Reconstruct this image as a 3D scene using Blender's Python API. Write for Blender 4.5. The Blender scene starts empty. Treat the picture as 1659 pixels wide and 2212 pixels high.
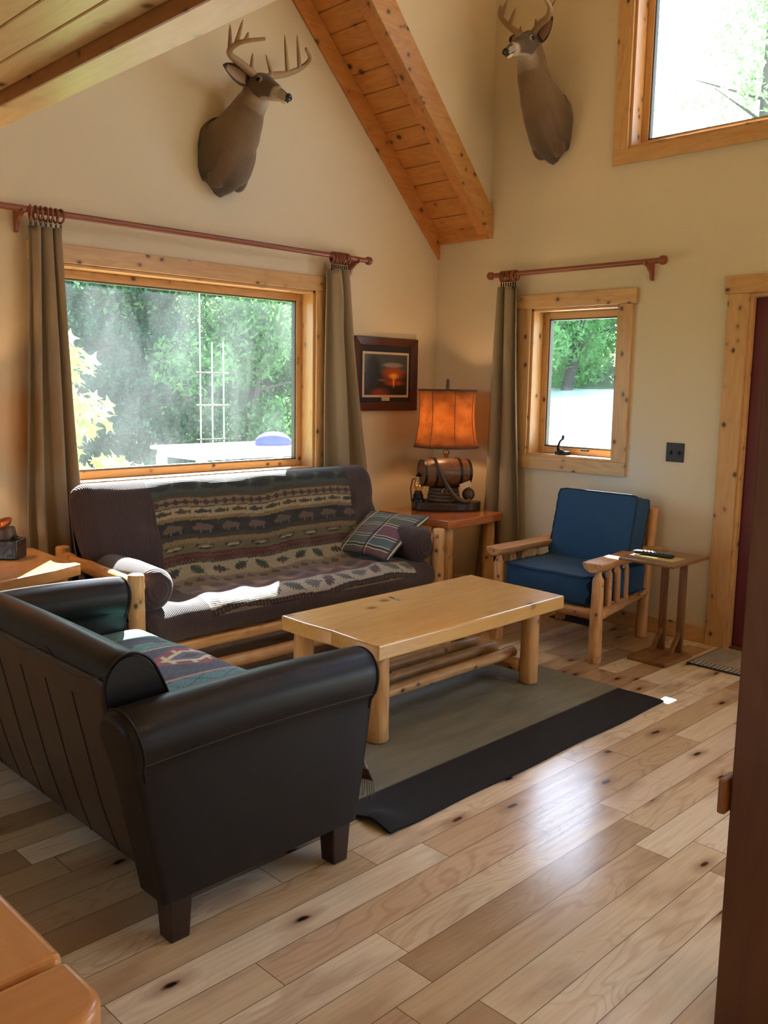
import bpy, math, random
import numpy as np
from mathutils import Vector, Matrix, noise
random.seed(7); np.random.seed(7)
S = bpy.context.scene
COL = S.collection
PI = math.pi

# ------------------------------------------------------------------ node helper
class G:
    def __init__(s, name):
        s.m = bpy.data.materials.new(name); s.m.use_nodes = True
        s.t = s.m.node_tree; s.t.nodes.clear()
        s.out = s.t.nodes.new('ShaderNodeOutputMaterial')
    def n(s, typ, ins=None, **props):
        nd = s.t.nodes.new('ShaderNode' + typ)
        for k, v in props.items(): setattr(nd, k, v)
        for k, v in (ins or {}).items():
            sock = nd.inputs[k]
            if isinstance(v, tuple) and len(v) == 2 and hasattr(v[0], 'outputs'):
                s.t.links.new(v[0].outputs[v[1]], sock)
            elif hasattr(v, 'outputs'):
                s.t.links.new(v.outputs[0], sock)
            else: sock.default_value = v
        return nd
    def math(s, op, a, b=0.0, c=0.0, clamp=False):
        return s.n('Math', {0: a, 1: b, 2: c}, operation=op, use_clamp=clamp)
    def mix(s, f, a, b, blend='MIX'):
        nd = s.t.nodes.new('ShaderNodeMix'); nd.data_type = 'RGBA'; nd.blend_type = blend
        for i, v in ((0, f), (6, a), (7, b)):
            if isinstance(v, tuple) and len(v) == 2 and hasattr(v[0], 'outputs'): s.t.links.new(v[0].outputs[v[1]], nd.inputs[i])
            elif hasattr(v, 'outputs'):
                s.t.links.new(v.outputs[2] if v.bl_idname == 'ShaderNodeMix' else v.outputs[0], nd.inputs[i])
            else: nd.inputs[i].default_value = (*v, 1) if isinstance(v, (tuple, list)) and len(v) == 3 else v
        return (nd, 2)
    def ramp(s, f, stops, interp='LINEAR'):
        nd = s.n('ValToRGB', {0: f}); nd.color_ramp.interpolation = interp
        e = nd.color_ramp.elements
        while len(e) < len(stops): e.new(0.5)
        for el, (p, c) in zip(e, stops):
            el.position = p; el.color = (c, c, c, 1) if not isinstance(c, (tuple, list)) else (*c, 1)
        return nd
    def surf(s, sh, disp=None):
        s.t.links.new((sh.outputs[0]), s.out.inputs[0]); return s.m
    def bsdf(s, base, rough=.6, bump=None, bstr=.3, bdist=.01, **kw):
        ins = {'Base Color': base if not (isinstance(base, tuple) and len(base) == 3) else (*base, 1), 'Roughness': rough}
        for k, v in kw.items(): ins[k.replace('_', ' ')] = v
        if bump is not None:
            b = s.n('Bump', {'Height': bump, 'Strength': bstr, 'Distance': bdist}); ins['Normal'] = b
        return s.surf(s.n('BsdfPrincipled', ins))

def hexc(h):
    r = [int(h[i:i + 2], 16) / 255 for i in (0, 2, 4)]
    return tuple(c / 12.92 if c <= .04045 else ((c + .055) / 1.055) ** 2.4 for c in r)

def wood(name, c1, c2, axis='x', knots=1.0, rough=.38, ks=1.0, coat=0.0, knotc=(.075, .028, .010), cell=12.0, grain=1.0, kstr=1.0):
    g = G(name)
    tc = g.n('TexCoord'); oi = g.n('ObjectInfo')
    sh = g.n('VectorMath', {0: (oi, 'Random'), 1: (17.0, 9.0, 13.0)}, operation='MULTIPLY')
    p = g.n('VectorMath', {0: (tc, 'Object'), 1: sh}, operation='ADD')
    i = 'xyz'.index(axis)
    def sc(a, b): v = [b * ks] * 3; v[i] = a * ks; return tuple(v)
    v1 = g.n('VectorMath', {0: p, 1: sc(1.3, 16)}, operation='MULTIPLY')
    n1 = g.n('TexNoise', {'Vector': v1, 'Scale': 1.6 * grain, 'Detail': 5.0, 'Roughness': .6, 'Distortion': 1.2})
    v2 = g.n('VectorMath', {0: p, 1: sc(.8, 5)}, operation='MULTIPLY')
    n2 = g.n('TexNoise', {'Vector': v2, 'Scale': 1.5, 'Detail': 2.0, 'Distortion': .4})
    lines = g.math('SINE', g.math('MULTIPLY', (n2, 0), 55.0))
    f = g.math('ADD', g.math('MULTIPLY', (n1, 0), .75), g.math('MULTIPLY', lines, .10))
    r = g.ramp(f, [(.22, 0.0), (.62, 1.0)])
    c = g.mix((r, 0), c1, c2)
    hue = g.n('TexNoise', {'Vector': g.n('VectorMath', {0: p, 1: sc(.5, 2.2)}, operation='MULTIPLY'), 'Scale': 1.0, 'Detail': 1.0})
    c = g.mix(g.math('MULTIPLY', g.math('SUBTRACT', (hue, 0), .45, clamp=True), 1.6, clamp=True), c, tuple(a * b for a, b in zip(c1, (.75, .6, .5))))
    hgt = (n1, 0)
    if knots > 0:
        wob = g.n('TexNoise', {'Vector': p, 'Scale': 9.0, 'Detail': 1.0})
        pw = g.n('VectorMath', {0: p, 1: g.n('VectorMath', {0: (wob, 1), 1: (.025, .025, .025)}, operation='MULTIPLY')}, operation='ADD')
        v3 = g.n('VectorMath', {0: pw, 1: (cell * (.8 if i == 0 else 1.05), cell * (.8 if i == 1 else 1.05), cell * (.8 if i == 2 else 1.05))}, operation='MULTIPLY')
        vo = g.n('TexVoronoi', {'Vector': v3, 'Scale': 1.0, 'Randomness': 1.0})
        k = g.ramp((vo, 'Distance'), [(.08 * knots, kstr), (.14 * knots, .55 * kstr), (.20 * knots, .12 * kstr), (.38 * knots, 0.0)])
        c = g.mix((k, 0), c, knotc)
    return g.bsdf(c, rough, bump=hgt, bstr=.08, bdist=.004, Coat_Weight=coat, Coat_Roughness=.15)

def plain(name, c, rough=.6, metal=0.0, bumpscale=0, bstr=.2, **kw):
    g = G(name); b = None
    if bumpscale:
        tc = g.n('TexCoord'); b = (g.n('TexNoise', {'Vector': (tc, 'Object'), 'Scale': float(bumpscale), 'Detail': 3.0}), 0)
    return g.bsdf(c, rough, bump=b, bstr=bstr, bdist=.01, Metallic=metal, **kw)

def weave(name, c=None, axis='x', freq=260., freq2=0., rough=.9, attr=None, bstr=.5, c2=None):
    """cloth: a colour or a painted pattern, with a woven or corded bump"""
    g = G(name); tc = g.n('TexCoord')
    sx = g.n('SeparateXYZ', {0: (tc, 'Object')})
    idx = {'x': 0, 'y': 1, 'z': 2}
    a = g.math('SINE', g.math('MULTIPLY', (sx, idx[axis[0]]), freq))
    h = a
    if freq2:
        o = axis[1] if len(axis) > 1 else 'z'
        h = g.math('ADD', a, g.math('SINE', g.math('MULTIPLY', (sx, idx[o]), freq2)))
    nz = g.n('TexNoise', {'Vector': (tc, 'Object'), 'Scale': 60.0, 'Detail': 3.0})
    h = g.math('ADD', h, g.math('MULTIPLY', (nz, 0), 1.2))
    if attr: col = (g.n('Attribute', attribute_name=attr), 0)
    else: col = (*c, 1)
    f = g.math('MULTIPLY', g.math('ADD', h, 1.0), .16, clamp=True)
    col = g.mix(f, g.mix(.15, col, (0, 0, 0)), col)
    return g.bsdf(col, rough, bump=h, bstr=bstr, bdist=.0015, Sheen_Weight=(0.0 if name.startswith('blue') else .2))

# ------------------------------------------------------------------ mesh helper
class M:
    def __init__(s): s.v = []; s.f = []; s.mi = []; s.c = None
    def add(s, vs, fs, mi=0):
        o = len(s.v); s.v += [tuple(v) for v in vs]
        s.f += [tuple(i + o for i in f) for f in fs]; s.mi += [mi] * len(fs); return s
    def box(s, x0, x1, y0, y1, z0, z1, mi=0, rot=None, piv=None):
        vs = [Vector((x, y, z)) for x in (x0, x1) for y in (y0, y1) for z in (z0, z1)]
        if rot is not None:
            pv = Vector(piv) if piv else Vector(((x0 + x1) / 2, (y0 + y1) / 2, (z0 + z1) / 2))
            vs = [rot @ (v - pv) + pv for v in vs]
        return s.add(vs, [(0, 1, 3, 2), (4, 6, 7, 5), (0, 4, 5, 1), (2, 3, 7, 6), (0, 2, 6, 4), (1, 5, 7, 3)], mi)
    def prism(s, poly, axis, a, b, mi=0):
        """poly in the two other axes (in xyz order), extruded along axis from a to b"""
        def mk(p, t):
            p = list(p); p.insert('xyz'.index(axis), t); return p
        n = len(poly)
        vs = [mk(p, a) for p in poly] + [mk(p, b) for p in poly]
        fs = [tuple(range(n))[::-1], tuple(range(n, 2 * n))] + [(i, (i + 1) % n, n + (i + 1) % n, n + i) for i in range(n)]
        return s.add(vs, fs, mi)
    def tube(s, pts, rad, seg=12, cap=True, wob=0.0, seed=0, mi=0, flat=None, round_end=0.0):
        pts = [Vector(p) for p in pts]
        if not hasattr(rad, '__len__'): rad = [rad] * len(pts)
        rad = list(rad)
        if round_end:
            d0 = (pts[1] - pts[0]).normalized(); d1 = (pts[-1] - pts[-2]).normalized(); r0, r1 = rad[0], rad[-1]; e = round_end
            pts = [pts[0], pts[0] + d0 * e * .35, pts[0] + d0 * e] + pts[1:-1] + [pts[-1] - d1 * e, pts[-1] - d1 * e * .35, pts[-1]]
            rad = [max(r0 - e, r0 * .3), r0 - e * .35, r0] + rad[1:-1] + [r1, r1 - e * .35, max(r1 - e, r1 * .3)]
        n = len(pts); prev = None; rings = []
        for i, p in enumerate(pts):
            t = (pts[min(i + 1, n - 1)] - pts[max(i - 1, 0)]).normalized()
            if prev is None:
                a = Vector((0, 0, 1)) if abs(t.z) < .9 else Vector((1, 0, 0))
                u = t.cross(a).normalized()
            else: u = (prev - t * prev.dot(t)).normalized()
            prev = u; w = t.cross(u)
            ring = []
            for k in range(seg):
                an = 2 * PI * k / seg; rr = rad[i]
                if wob: rr *= 1 + wob * noise.noise(Vector((math.cos(an) * .8 + seed * 7.3, math.sin(an) * .8, (p - pts[0]).length * 5)))
                ring.append(p + u * math.cos(an) * rr + w * math.sin(an) * rr)
            rings.append(ring)
        o = 0; vs = [v for r in rings for v in r]; fs = []
        for i in range(n - 1):
            for k in range(seg):
                k2 = (k + 1) % seg; fs.append((i * seg + k, i * seg + k2, (i + 1) * seg + k2, (i + 1) * seg + k))
        if cap: fs += [tuple(range(seg))[::-1], tuple(range((n - 1) * seg, n * seg))]
        return s.add(vs, fs, mi)
    def log(s, a, b, r0, r1=None, wob=.12, seed=0, seg=16, e=None, n=10, mi=0, bow=0.0):
        a = Vector(a); b = Vector(b); r1 = r0 if r1 is None else r1
        side = (b - a).cross(Vector((.3, .5, .8))).normalized()
        pts = []; rs = []
        for i in range(n + 1):
            t = i / n; q = noise.noise(Vector((seed * 3.1, t * 2.5, 0)))
            pts.append(a.lerp(b, t) + side * (bow * math.sin(PI * t) + q * r0 * .12 * math.sin(PI * t))); rs.append(r0 + (r1 - r0) * t)
        return s.tube(pts, rs, seg, True, wob, seed, mi, round_end=(e if e is not None else min(r0, r1) * .25))
    def lathe(s, prof, c=(0, 0, 0), seg=32, axis='z', mi=0, cap=True):
        vs = []; fs = []; n = len(prof)
        for r, h in prof:
            for k in range(seg):
                a = 2 * PI * k / seg; x, y = r * math.cos(a), r * math.sin(a)
                p = {'z': (x, y, h), 'x': (h, x, y), 'y': (x, h, y)}[axis]
                vs.append((p[0] + c[0], p[1] + c[1], p[2] + c[2]))
        for i in range(n - 1):
            for k in range(seg):
                k2 = (k + 1) % seg; fs.append((i * seg + k, i * seg + k2, (i + 1) * seg + k2, (i + 1) * seg + k))
        if cap: fs += [tuple(range(seg))[::-1], tuple(range((n - 1) * seg, n * seg))]
        return s.add(vs, fs, mi)
    def torus(s, c, R, r, axis='x', seg=24, sg=8, mi=0, tilt=0.0, tz=0.0):
        rot = Matrix.Rotation(tilt, 3, 'Z' if axis != 'z' else 'X') @ Matrix.Rotation(tz, 3, 'Y')
        vs = []; fs = []
        for i in range(seg):
            a = 2 * PI * i / seg
            for j in range(sg):
                b = 2 * PI * j / sg; q = R + r * math.cos(b); h = r * math.sin(b)
                p = {'x': (h, q * math.cos(a), q * math.sin(a)), 'y': (q * math.cos(a), h, q * math.sin(a)), 'z': (q * math.cos(a), q * math.sin(a), h)}[axis]
                vs.append(Vector(c) + rot @ Vector(p))
        for i in range(seg):
            for j in range(sg):
                i2 = (i + 1) % seg; j2 = (j + 1) % sg
                fs.append((i * sg + j, i2 * sg + j, i2 * sg + j2, i * sg + j2))
        return s.add(vs, fs, mi)
    def ball(s, c, r, seg=16, mi=0, sc=(1, 1, 1)):
        vs = []; fs = []; n = seg // 2
        for i in range(n + 1):
            ph = PI * i / n
            for k in range(seg):
                a = 2 * PI * k / seg
                vs.append((c[0] + r * sc[0] * math.sin(ph) * math.cos(a), c[1] + r * sc[1] * math.sin(ph) * math.sin(a), c[2] + r * sc[2] * math.cos(ph)))
        for i in range(n):
            for k in range(seg):
                k2 = (k + 1) % seg; fs.append((i * seg + k, (i + 1) * seg + k, (i + 1) * seg + k2, i * seg + k2))
        return s.add(vs, fs, mi)
    def grid(s, P, mi=0, closeu=False, colors=None):
        """P: array (nu, nv, 3)"""
        nu, nv = P.shape[:2]; o = len(s.v)
        s.v += [tuple(map(float, p)) for p in P.reshape(-1, 3)]
        for i in range(nu - (0 if closeu else 1)):
            i2 = (i + 1) % nu
            for j in range(nv - 1):
                s.f.append((o + i * nv + j, o + i2 * nv + j, o + i2 * nv + j + 1, o + i * nv + j + 1)); s.mi.append(mi)
        if colors is not None:
            s.c = (s.c or []) + [tuple(c) for c in colors.reshape(-1, 3)]
        return s
    def build(s, name, mats, parent=None, local=False, smooth=True, bevel=0.0, seg=2, solid=0.0, sub=0, angle=40, off=0.0):
        me = bpy.data.meshes.new(name)
        base = Vector((0, 0, 0))
        if parent is not None and not local:
            q = parent
            while q is not None: base += q.location; q = q.parent
        vs = [tuple(Vector(v) - base) for v in s.v] if base.length else s.v
        me.from_pydata(vs, [], s.f)
        if not isinstance(mats, (list, tuple)): mats = [mats]
        for m in mats: me.materials.append(m)
        if len(mats) > 1: me.polygons.foreach_set('material_index', s.mi)
        if s.c is not None:
            ca = me.color_attributes.new('Col', 'FLOAT_COLOR', 'POINT')
            arr = np.ones((len(s.v), 4), dtype=np.float32); arr[:len(s.c), :3] = np.array(s.c, dtype=np.float32)
            ca.data.foreach_set('color', arr.ravel())
        me.validate(); me.update()
        o = bpy.data.objects.new(name, me); COL.objects.link(o)
        if parent is not None: o.parent = parent
        if smooth:
            me.polygons.foreach_set('use_smooth', [True] * len(me.polygons))
            try: me.set_sharp_from_angle(angle=math.radians(angle))
            except Exception: pass
        if solid: md = o.modifiers.new('s', 'SOLIDIFY'); md.thickness = solid; md.offset = off
        if bevel: md = o.modifiers.new('b', 'BEVEL'); md.width = bevel; md.segments = seg; md.limit_method = 'ANGLE'; md.angle_limit = math.radians(35)
        if sub: md = o.modifiers.new('u', 'SUBSURF'); md.levels = sub; md.render_levels = sub
        return o

def thing(name, label, cat, loc=(0, 0, 0), rotz=0.0, group=None):
    o = bpy.data.objects.new(name, None); COL.objects.link(o)
    o.location = loc; o.rotation_euler = (0, 0, rotz); o.empty_display_size = .1
    o['label'] = label; o['category'] = cat
    if group: o['group'] = group
    return o
def tag(o, label, cat, group=None, kind=None):
    o['label'] = label; o['category'] = cat
    if group: o['group'] = group
    if kind: o['kind'] = kind
    return o
def struct(o): o['kind'] = 'structure'; return o

# ------------------------------------------------------------------ materials
HON1 = (.60, .37, .16); HON2 = (.49, .27, .10)
PX, PY, PZ = [wood('pine_trim_' + a, HON1, HON2, a, rough=.35) for a in 'xyz']
SOF = wood('ceiling_pine', (.60, .27, .075), (.50, .19, .045), 'y', rough=.4, knots=1.15, cell=8.5)
SOFX = wood('ceiling_board', (.56, .24, .07), (.46, .17, .042), 'x', rough=.4, knots=1.1, cell=9.0)
LOFT = wood('loft_pine', (.88, .68, .36), (.80, .56, .26), 'y', rough=.35, knots=1.0, cell=7.0)
LOG = wood('peeled_log', (.66, .40, .17), (.50, .26, .09), 'z', rough=.42, knots=.9, cell=12.0, ks=1.1)
LOGX = wood('peeled_log_x', (.66, .40, .17), (.46, .23, .08), 'x', rough=.42, knots=.9, cell=12.0, ks=1.1)
LOGY = wood('peeled_log_y', (.66, .40, .17), (.46, .23, .08), 'y', rough=.42, knots=.9, cell=12.0, ks=1.1)
SLAB = wood('pine_slab', (.74, .49, .19), (.68, .40, .135), 'x', rough=.22, knots=.75, cell=5.0, coat=.4, kstr=.75, knotc=(.16, .06, .02))
SLABR = wood('end_table_top', (.50, .17, .05), (.42, .12, .03), 'x', rough=.2, knots=.8, cell=6.0, coat=.5)
CHAIRW = wood('chair_log', (.64, .36, .15), (.40, .19, .065), 'z', rough=.45, knots=.8, cell=14.0, ks=1.2)
CHAIRX = wood('chair_log_x', (.58, .33, .14), (.36, .17, .06), 'x', rough=.45, knots=.7, cell=14.0, ks=1.2)
CHAIRY = wood('chair_log_y', (.58, .33, .14), (.36, .17, .06), 'y', rough=.45, knots=.7, cell=14.0, ks=1.2)
OAK = wood('dark_oak', (.24, .115, .042), (.15, .065, .022), 'z', rough=.4, knots=0)
OAKX = wood('dark_oak_x', (.26, .13, .05), (.16, .07, .025), 'x', rough=.35, knots=0)
CHERRY = plain('cherry_rod', (.22, .060, .025), .35)
POSTM = wood('dark_pine', (.13, .045, .013), (.095, .030, .008), 'z', rough=.6, knots=1.0, cell=6.0)
HONEY = wood('honey_counter', (.62, .32, .13), (.54, .26, .10), 'x', rough=.3, knots=0, grain=3, coat=.4)
BLACK = plain('black_plastic', (.012, .012, .014), .4)
DKMET = plain('dark_metal', (.03, .024, .02), .4, .7)
STEEL = plain('hinge_steel', (.6, .55, .48), .3, .9)
def wallm():
    g = G('wall_paint'); tc = g.n('TexCoord')
    n = g.n('TexNoise', {'Vector': (tc, 'Object'), 'Scale': 90.0, 'Detail': 3.0})
    return g.bsdf((.63, .54, .40), .85, bump=(n, 0), bstr=.12, bdist=.003)
WALL = wallm()
REDDOOR = plain('red_door_paint', (.105, .012, .014), .45)
LEATHER = None
def leather(name, c, rough=.36):
    g = G(name); tc = g.n('TexCoord')
    v = g.n('TexVoronoi', {'Vector': (tc, 'Object'), 'Scale': 260.0}, feature='DISTANCE_TO_EDGE')
    n = g.n('TexNoise', {'Vector': (tc, 'Object'), 'Scale': 7.0, 'Detail': 4.0})
    h = g.math('ADD', g.math('MINIMUM', (v, 0), .12), g.math('MULTIPLY', (n, 0), .25))
    r = g.math('ADD', g.math('MULTIPLY', (n, 0), .18), rough - .08)
    return g.bsdf(c, r, bump=h, bstr=.35, bdist=.003, Specular_IOR_Level=.22, Coat_Weight=.22, Coat_Roughness=.3)
LEATHER = leather('dark_leather', (.0055, .0035, .0035), .50)
LEATHERB = leather('brown_leather_back', (.042, .022, .012), .4)
DENIM = weave('blue_fabric', (.014, .068, .165), 'yz', 900, 900, bstr=.3)
PLUM = weave('plum_cord', (.047, .025, .029), 'x', 700, 0, bstr=.9)
PLUMY = weave('plum_cord_y', (.047, .025, .029), 'y', 700, 0, bstr=.9)
PATT = weave('tapestry_cloth', None, 'xz', 900, 900, attr='Col', bstr=.35)
PAINT = None
g = G('printed_paper'); PAINT = g.bsdf((g.n('Attribute', attribute_name='Col'), 0), .35)
CURT = weave('curtain_linen', (.27, .205, .125), 'xz', 500, 900, bstr=.25)
def fabtrans(name, c, tr=.25):
    g = G(name); tc = g.n('TexCoord')
    n = g.n('TexNoise', {'Vector': (tc, 'Object'), 'Scale': 250.0, 'Detail': 2.0})
    b = g.n('Bump', {'Height': (n, 0), 'Strength': .25, 'Distance': .002})
    d = g.n('BsdfDiffuse', {'Color': (*c, 1), 'Normal': b}); t = g.n('BsdfTranslucent', {'Color': (*c, 1)})
    return g.surf(g.n('MixShader', {0: tr, 1: d, 2: t}))
CURT = fabtrans('curtain_linen', (.30, .235, .16), .08)

# ------------------------------------------------------------------ floor
def floor_mat():
    g = G('hickory_planks'); tc = g.n('TexCoord')
    s = g.n('SeparateXYZ', {0: (tc, 'Object')}); W = .125
    yy = g.math('DIVIDE', g.math('ADD', (s, 1), 3.064 + 20 * W), W)
    row = g.math('FLOOR', yy); fy = g.math('FRACT', yy)
    r1 = g.n('TexWhiteNoise', {'W': row}, noise_dimensions='1D')
    xx = g.math('ADD', g.math('DIVIDE', (s, 0), 1.15), g.math('MULTIPLY', (r1, 0), 7.3))
    pl = g.math('FLOOR', xx); fx = g.math('FRACT', xx)
    idv = g.n('CombineXYZ', {0: row, 1: pl, 2: 0.0})
    wn = g.n('TexWhiteNoise', {'Vector': idv}, noise_dimensions='3D')
    tone = g.ramp((wn, 0), [(0, (.36, .25, .15)), (.18, (.52, .40, .25)), (.38, (.64, .52, .35)), (.55, (.75, .65, .47)), (.72, (.84, .76, .60)), (.86, (.62, .47, .32)), (1, (.47, .35, .24))])
    off = g.n('VectorMath', {0: (wn, 1), 1: (31., 17., 23.)}, operation='MULTIPLY')
    P = g.n('VectorMath', {0: (tc, 'Object'), 1: off}, operation='ADD')
    # cathedral grain
    warp = g.n('TexNoise', {'Vector': g.n('VectorMath', {0: P, 1: (1.2, 5., 1.)}, operation='MULTIPLY'), 'Scale': 1.3, 'Detail': 2.0, 'Distortion': .3})
    rings = g.math('SINE', g.math('MULTIPLY', (warp, 0), 95.0))
    ringm = g.ramp(rings, [(.35, 0.0), (.95, 1.0)])
    amt = g.n('TexNoise', {'Vector': P, 'Scale': .9, 'Detail': 0.0})
    ra = g.math('MULTIPLY', g.ramp((amt, 0), [(.42, 0.0), (.6, 1.0)]), .42)
    fine = g.n('TexNoise', {'Vector': g.n('VectorMath', {0: P, 1: (2.5, 60., 1.)}, operation='MULTIPLY'), 'Scale': 1.5, 'Detail': 5.0})
    c = g.mix(g.math('MULTIPLY', (ringm, 0), ra), (tone, 0), g.mix(.55, (tone, 0), (.28, .12, .05)))
    c = g.mix(g.math('MULTIPLY', g.ramp((fine, 0), [(.35, 1.0), (.6, 0.0)]), .18), c, (.30, .15, .07))
    # broad mineral stain
    st = g.n('TexNoise', {'Vector': g.n('VectorMath', {0: P, 1: (2.0, 5.0, 1.)}, operation='MULTIPLY'), 'Scale': 1.0, 'Detail': 3.0})
    c = g.mix(g.math('MULTIPLY', g.ramp((st, 0), [(.54, 0.0), (.70, 1.0)]), .55), c, (.30, .17, .10))
    # knots
    pk = g.n('VectorMath', {0: P, 1: g.n('VectorMath', {0: (g.n('TexNoise', {'Vector': P, 'Scale': 14.0}), 1), 1: (.03, .02, 0.)}, operation='MULTIPLY')}, operation='ADD')
    vo = g.n('TexVoronoi', {'Vector': g.n('VectorMath', {0: pk, 1: (1.7, 4.6, 0.0)}, operation='MULTIPLY'), 'Scale': 1.0}, voronoi_dimensions='2D')
    kr = g.n('SeparateXYZ', {0: (vo, 'Color')})
    gate = g.math('GREATER_THAN', (kr, 0), .35)
    k1 = g.math('MULTIPLY', g.ramp((vo, 'Distance'), [(.03, 1.0), (.17, .0)]), gate)
    k2 = g.math('MULTIPLY', g.ramp((vo, 'Distance'), [(.025, 1.0), (.055, .0)]), gate)
    c = g.mix(g.math('MULTIPLY', k1, .6), c, (.20, .08, .035))
    c = g.mix(k2, c, (.035, .015, .010))
    # gaps
    gy = g.math('MINIMUM', fy, g.math('SUBTRACT', 1.0, fy)); gx = g.math('MINIMUM', fx, g.math('SUBTRACT', 1.0, fx))
    gap = g.math('MAXIMUM', g.math('LESS_THAN', gy, .012), g.math('LESS_THAN', gx, .0013))
    c = g.mix(g.math('MULTIPLY', gap, .75), c, (.10, .05, .025))
    h = g.math('SUBTRACT', g.math('MULTIPLY', (fine, 0), .10), gap)
    rr = g.math('ADD', .10, g.math('MULTIPLY', (fine, 0), .18))
    lowf = g.n('TexNoise', {'Vector': (tc, 'Object'), 'Scale': 3.0, 'Detail': 1.0})
    h = g.math('ADD', h, g.math('MULTIPLY', (lowf, 0), .8))
    return g.bsdf(c, rr, bump=h, bstr=.25, bdist=.003)
m = M().box(-9, .0, -9, .0, -.06, 0)
struct(m.build('floor', floor_mat(), smooth=False))

# ------------------------------------------------------------------ walls with openings
def wall(name, axis, at0, at1, u0, u1, z0, z1, holes, mat):
    """axis 'y': wall spans x=u, thickness y at0..at1"""
    us = sorted({u0, u1, *[h[0] for h in holes], *[h[1] for h in holes]})
    zs = sorted({z0, z1, *[h[2] for h in holes], *[h[3] for h in holes]})
    m = M()
    for a, b in zip(us, us[1:]):
        # merge vertical runs
        run = None
        for c, d in zip(zs, zs[1:]):
            cu, cz = (a + b) / 2, (c + d) / 2
            solid = not any(h[0] < cu < h[1] and h[2] < cz < h[3] for h in holes)
            if solid: run = (run[0], d) if run else (c, d)
            if not solid or d == zs[-1]:
                if run:
                    if axis == 'y': m.box(a, b, at0, at1, run[0], run[1])
                    else: m.box(at0, at1, a, b, run[0], run[1])
                run = None
    return struct(m.build(name, mat, smooth=False))
T = .19
WX0, WX1, WZ0, WZ1 = -2.985, -1.198, .95, 2.12          # big window
SY0, SY1, SZ0, SZ1 = -1.55, -.876, 1.05, 2.045          # small window
UY0, UY1, UZ0, UZ1 = -3.15, -1.548, 2.975, 4.35         # upper window
DY0, DY1, DZ1 = -3.29, -2.372, 2.065                    # door
wall('wall_back', 'y', 0, T, -9, T, 0, 4.9, [(WX0, WX1, WZ0, WZ1)], WALL)
wall('wall_right', 'x', 0, T, -9, 0, 0, 4.9, [(SY0, SY1, SZ0, SZ1), (UY0, UY1, UZ0, UZ1), (DY0, DY1, -.01, DZ1), (-5.3, -3.6, 2.975, 4.35), (-7.3, -4.3, .35, 2.045)], WALL)  # last two openings are out of view, added for daylight
wall('wall_left', 'x', -9.16, -9, -9, T, 0, 4.9, [(-3.0, -.7, .8, 2.1)], WALL)  # unseen opening added to bring daylight into the room
wall('wall_front', 'y', -9.16, -9, -9.16, T, 0, 4.9, [(-2.2, -.8, 1.0, 2.0)], POSTM)  # unseen wall kept dark to cut fill, its opening added for daylight
# roof cheek wall beside the dormer, above the sloping strip of roof
cz = 2.66
struct(M().prism([(0, cz), (0, 4.9), (cz - 4.9, 4.9)], 'y', -.48, -.40).build('wall_cheek', WALL, smooth=False))
# flat high ceiling and loft
struct(M().box(-9, T, -9, T, 4.9, 5.0).build('ceiling', LOFT, smooth=False))
def loft():
    m = M(); y0, y1 = -9, -.0
    x = -3.69; w = .122; k = 0
    while x > -8.9:
        m.box(x - w + .006, x, y0, y1, 2.545, 2.57); x -= w
    m.box(-8.98, -3.60, y0, y1, 2.565, 2.75)
    o = m.build('ceiling', LOFT, smooth=False, bevel=.003, seg=1); return struct(o)
loft()
struct(M().box(-3.682, -3.56, -9, -.0, 2.5, 2.80).build('trim_1', LOFT, smooth=False, bevel=.003))

struct(M().box(-3.690, -3.681, -9, -.0, 2.498, 2.548).build('trim_12', wood('loft_edge_shaded', (.42, .17, .06), (.34, .12, .04), 'y', rough=.5), smooth=False))  # unlit side of the edge trim, its shade put into a darker brown
# sloping soffit strip between back wall and cheek: underside z = 2.61 - x
def soffit():
    m = M(); k = 0; s2 = math.sqrt(.5)
    t = 0.0
    while t < 3.3:
        a, b = t + .003, t + .138
        xa, xb = -a * s2, -b * s2
        m.prism([(xa, 2.62 - xa), (xb, 2.62 - xb), (xb + .02, 2.64 - xb), (xa + .02, 2.64 - xa)], 'y', -.40, -.0)
        t += .141
    m.prism([(0, 2.632), (-2.27, 4.902), (-2.0, 4.902), (0, 2.90)], 'y', -.41, 0)
    return struct(m.build('ceiling', SOF, smooth=False, bevel=.002, seg=1))
soffit()
tr = M()
tr.prism([(0, 2.44), (-2.3, 4.74), (-2.3, 4.9), (0, 2.63)], 'y', -.022, 0)
struct(tr.build('trim_2', SOFX, smooth=False, bevel=.003))
tr = M()
tr.prism([(0, 2.558), (-2.3, 4.858), (-2.3, 4.89), (0, 2.62)], 'y', -.50, -.39)
struct(tr.build('trim_3', SOFX, smooth=False, bevel=.003))
tr = M()
tr.prism([(0, 2.545), (-2.3, 4.845), (-2.26, 4.88), (-2.0, 4.88), (0, 2.735)], 'y', -.512, -.478)
struct(tr.build('trim_4', wood('fascia_pine', (.52, .27, .09), (.42, .19, .055), 'x', rough=.4), smooth=False, bevel=.003))
struct(M().box(-.022, 0, -.478, -.022, 2.548, 2.655).build('trim_5', SOF, smooth=False, bevel=.002))

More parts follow.
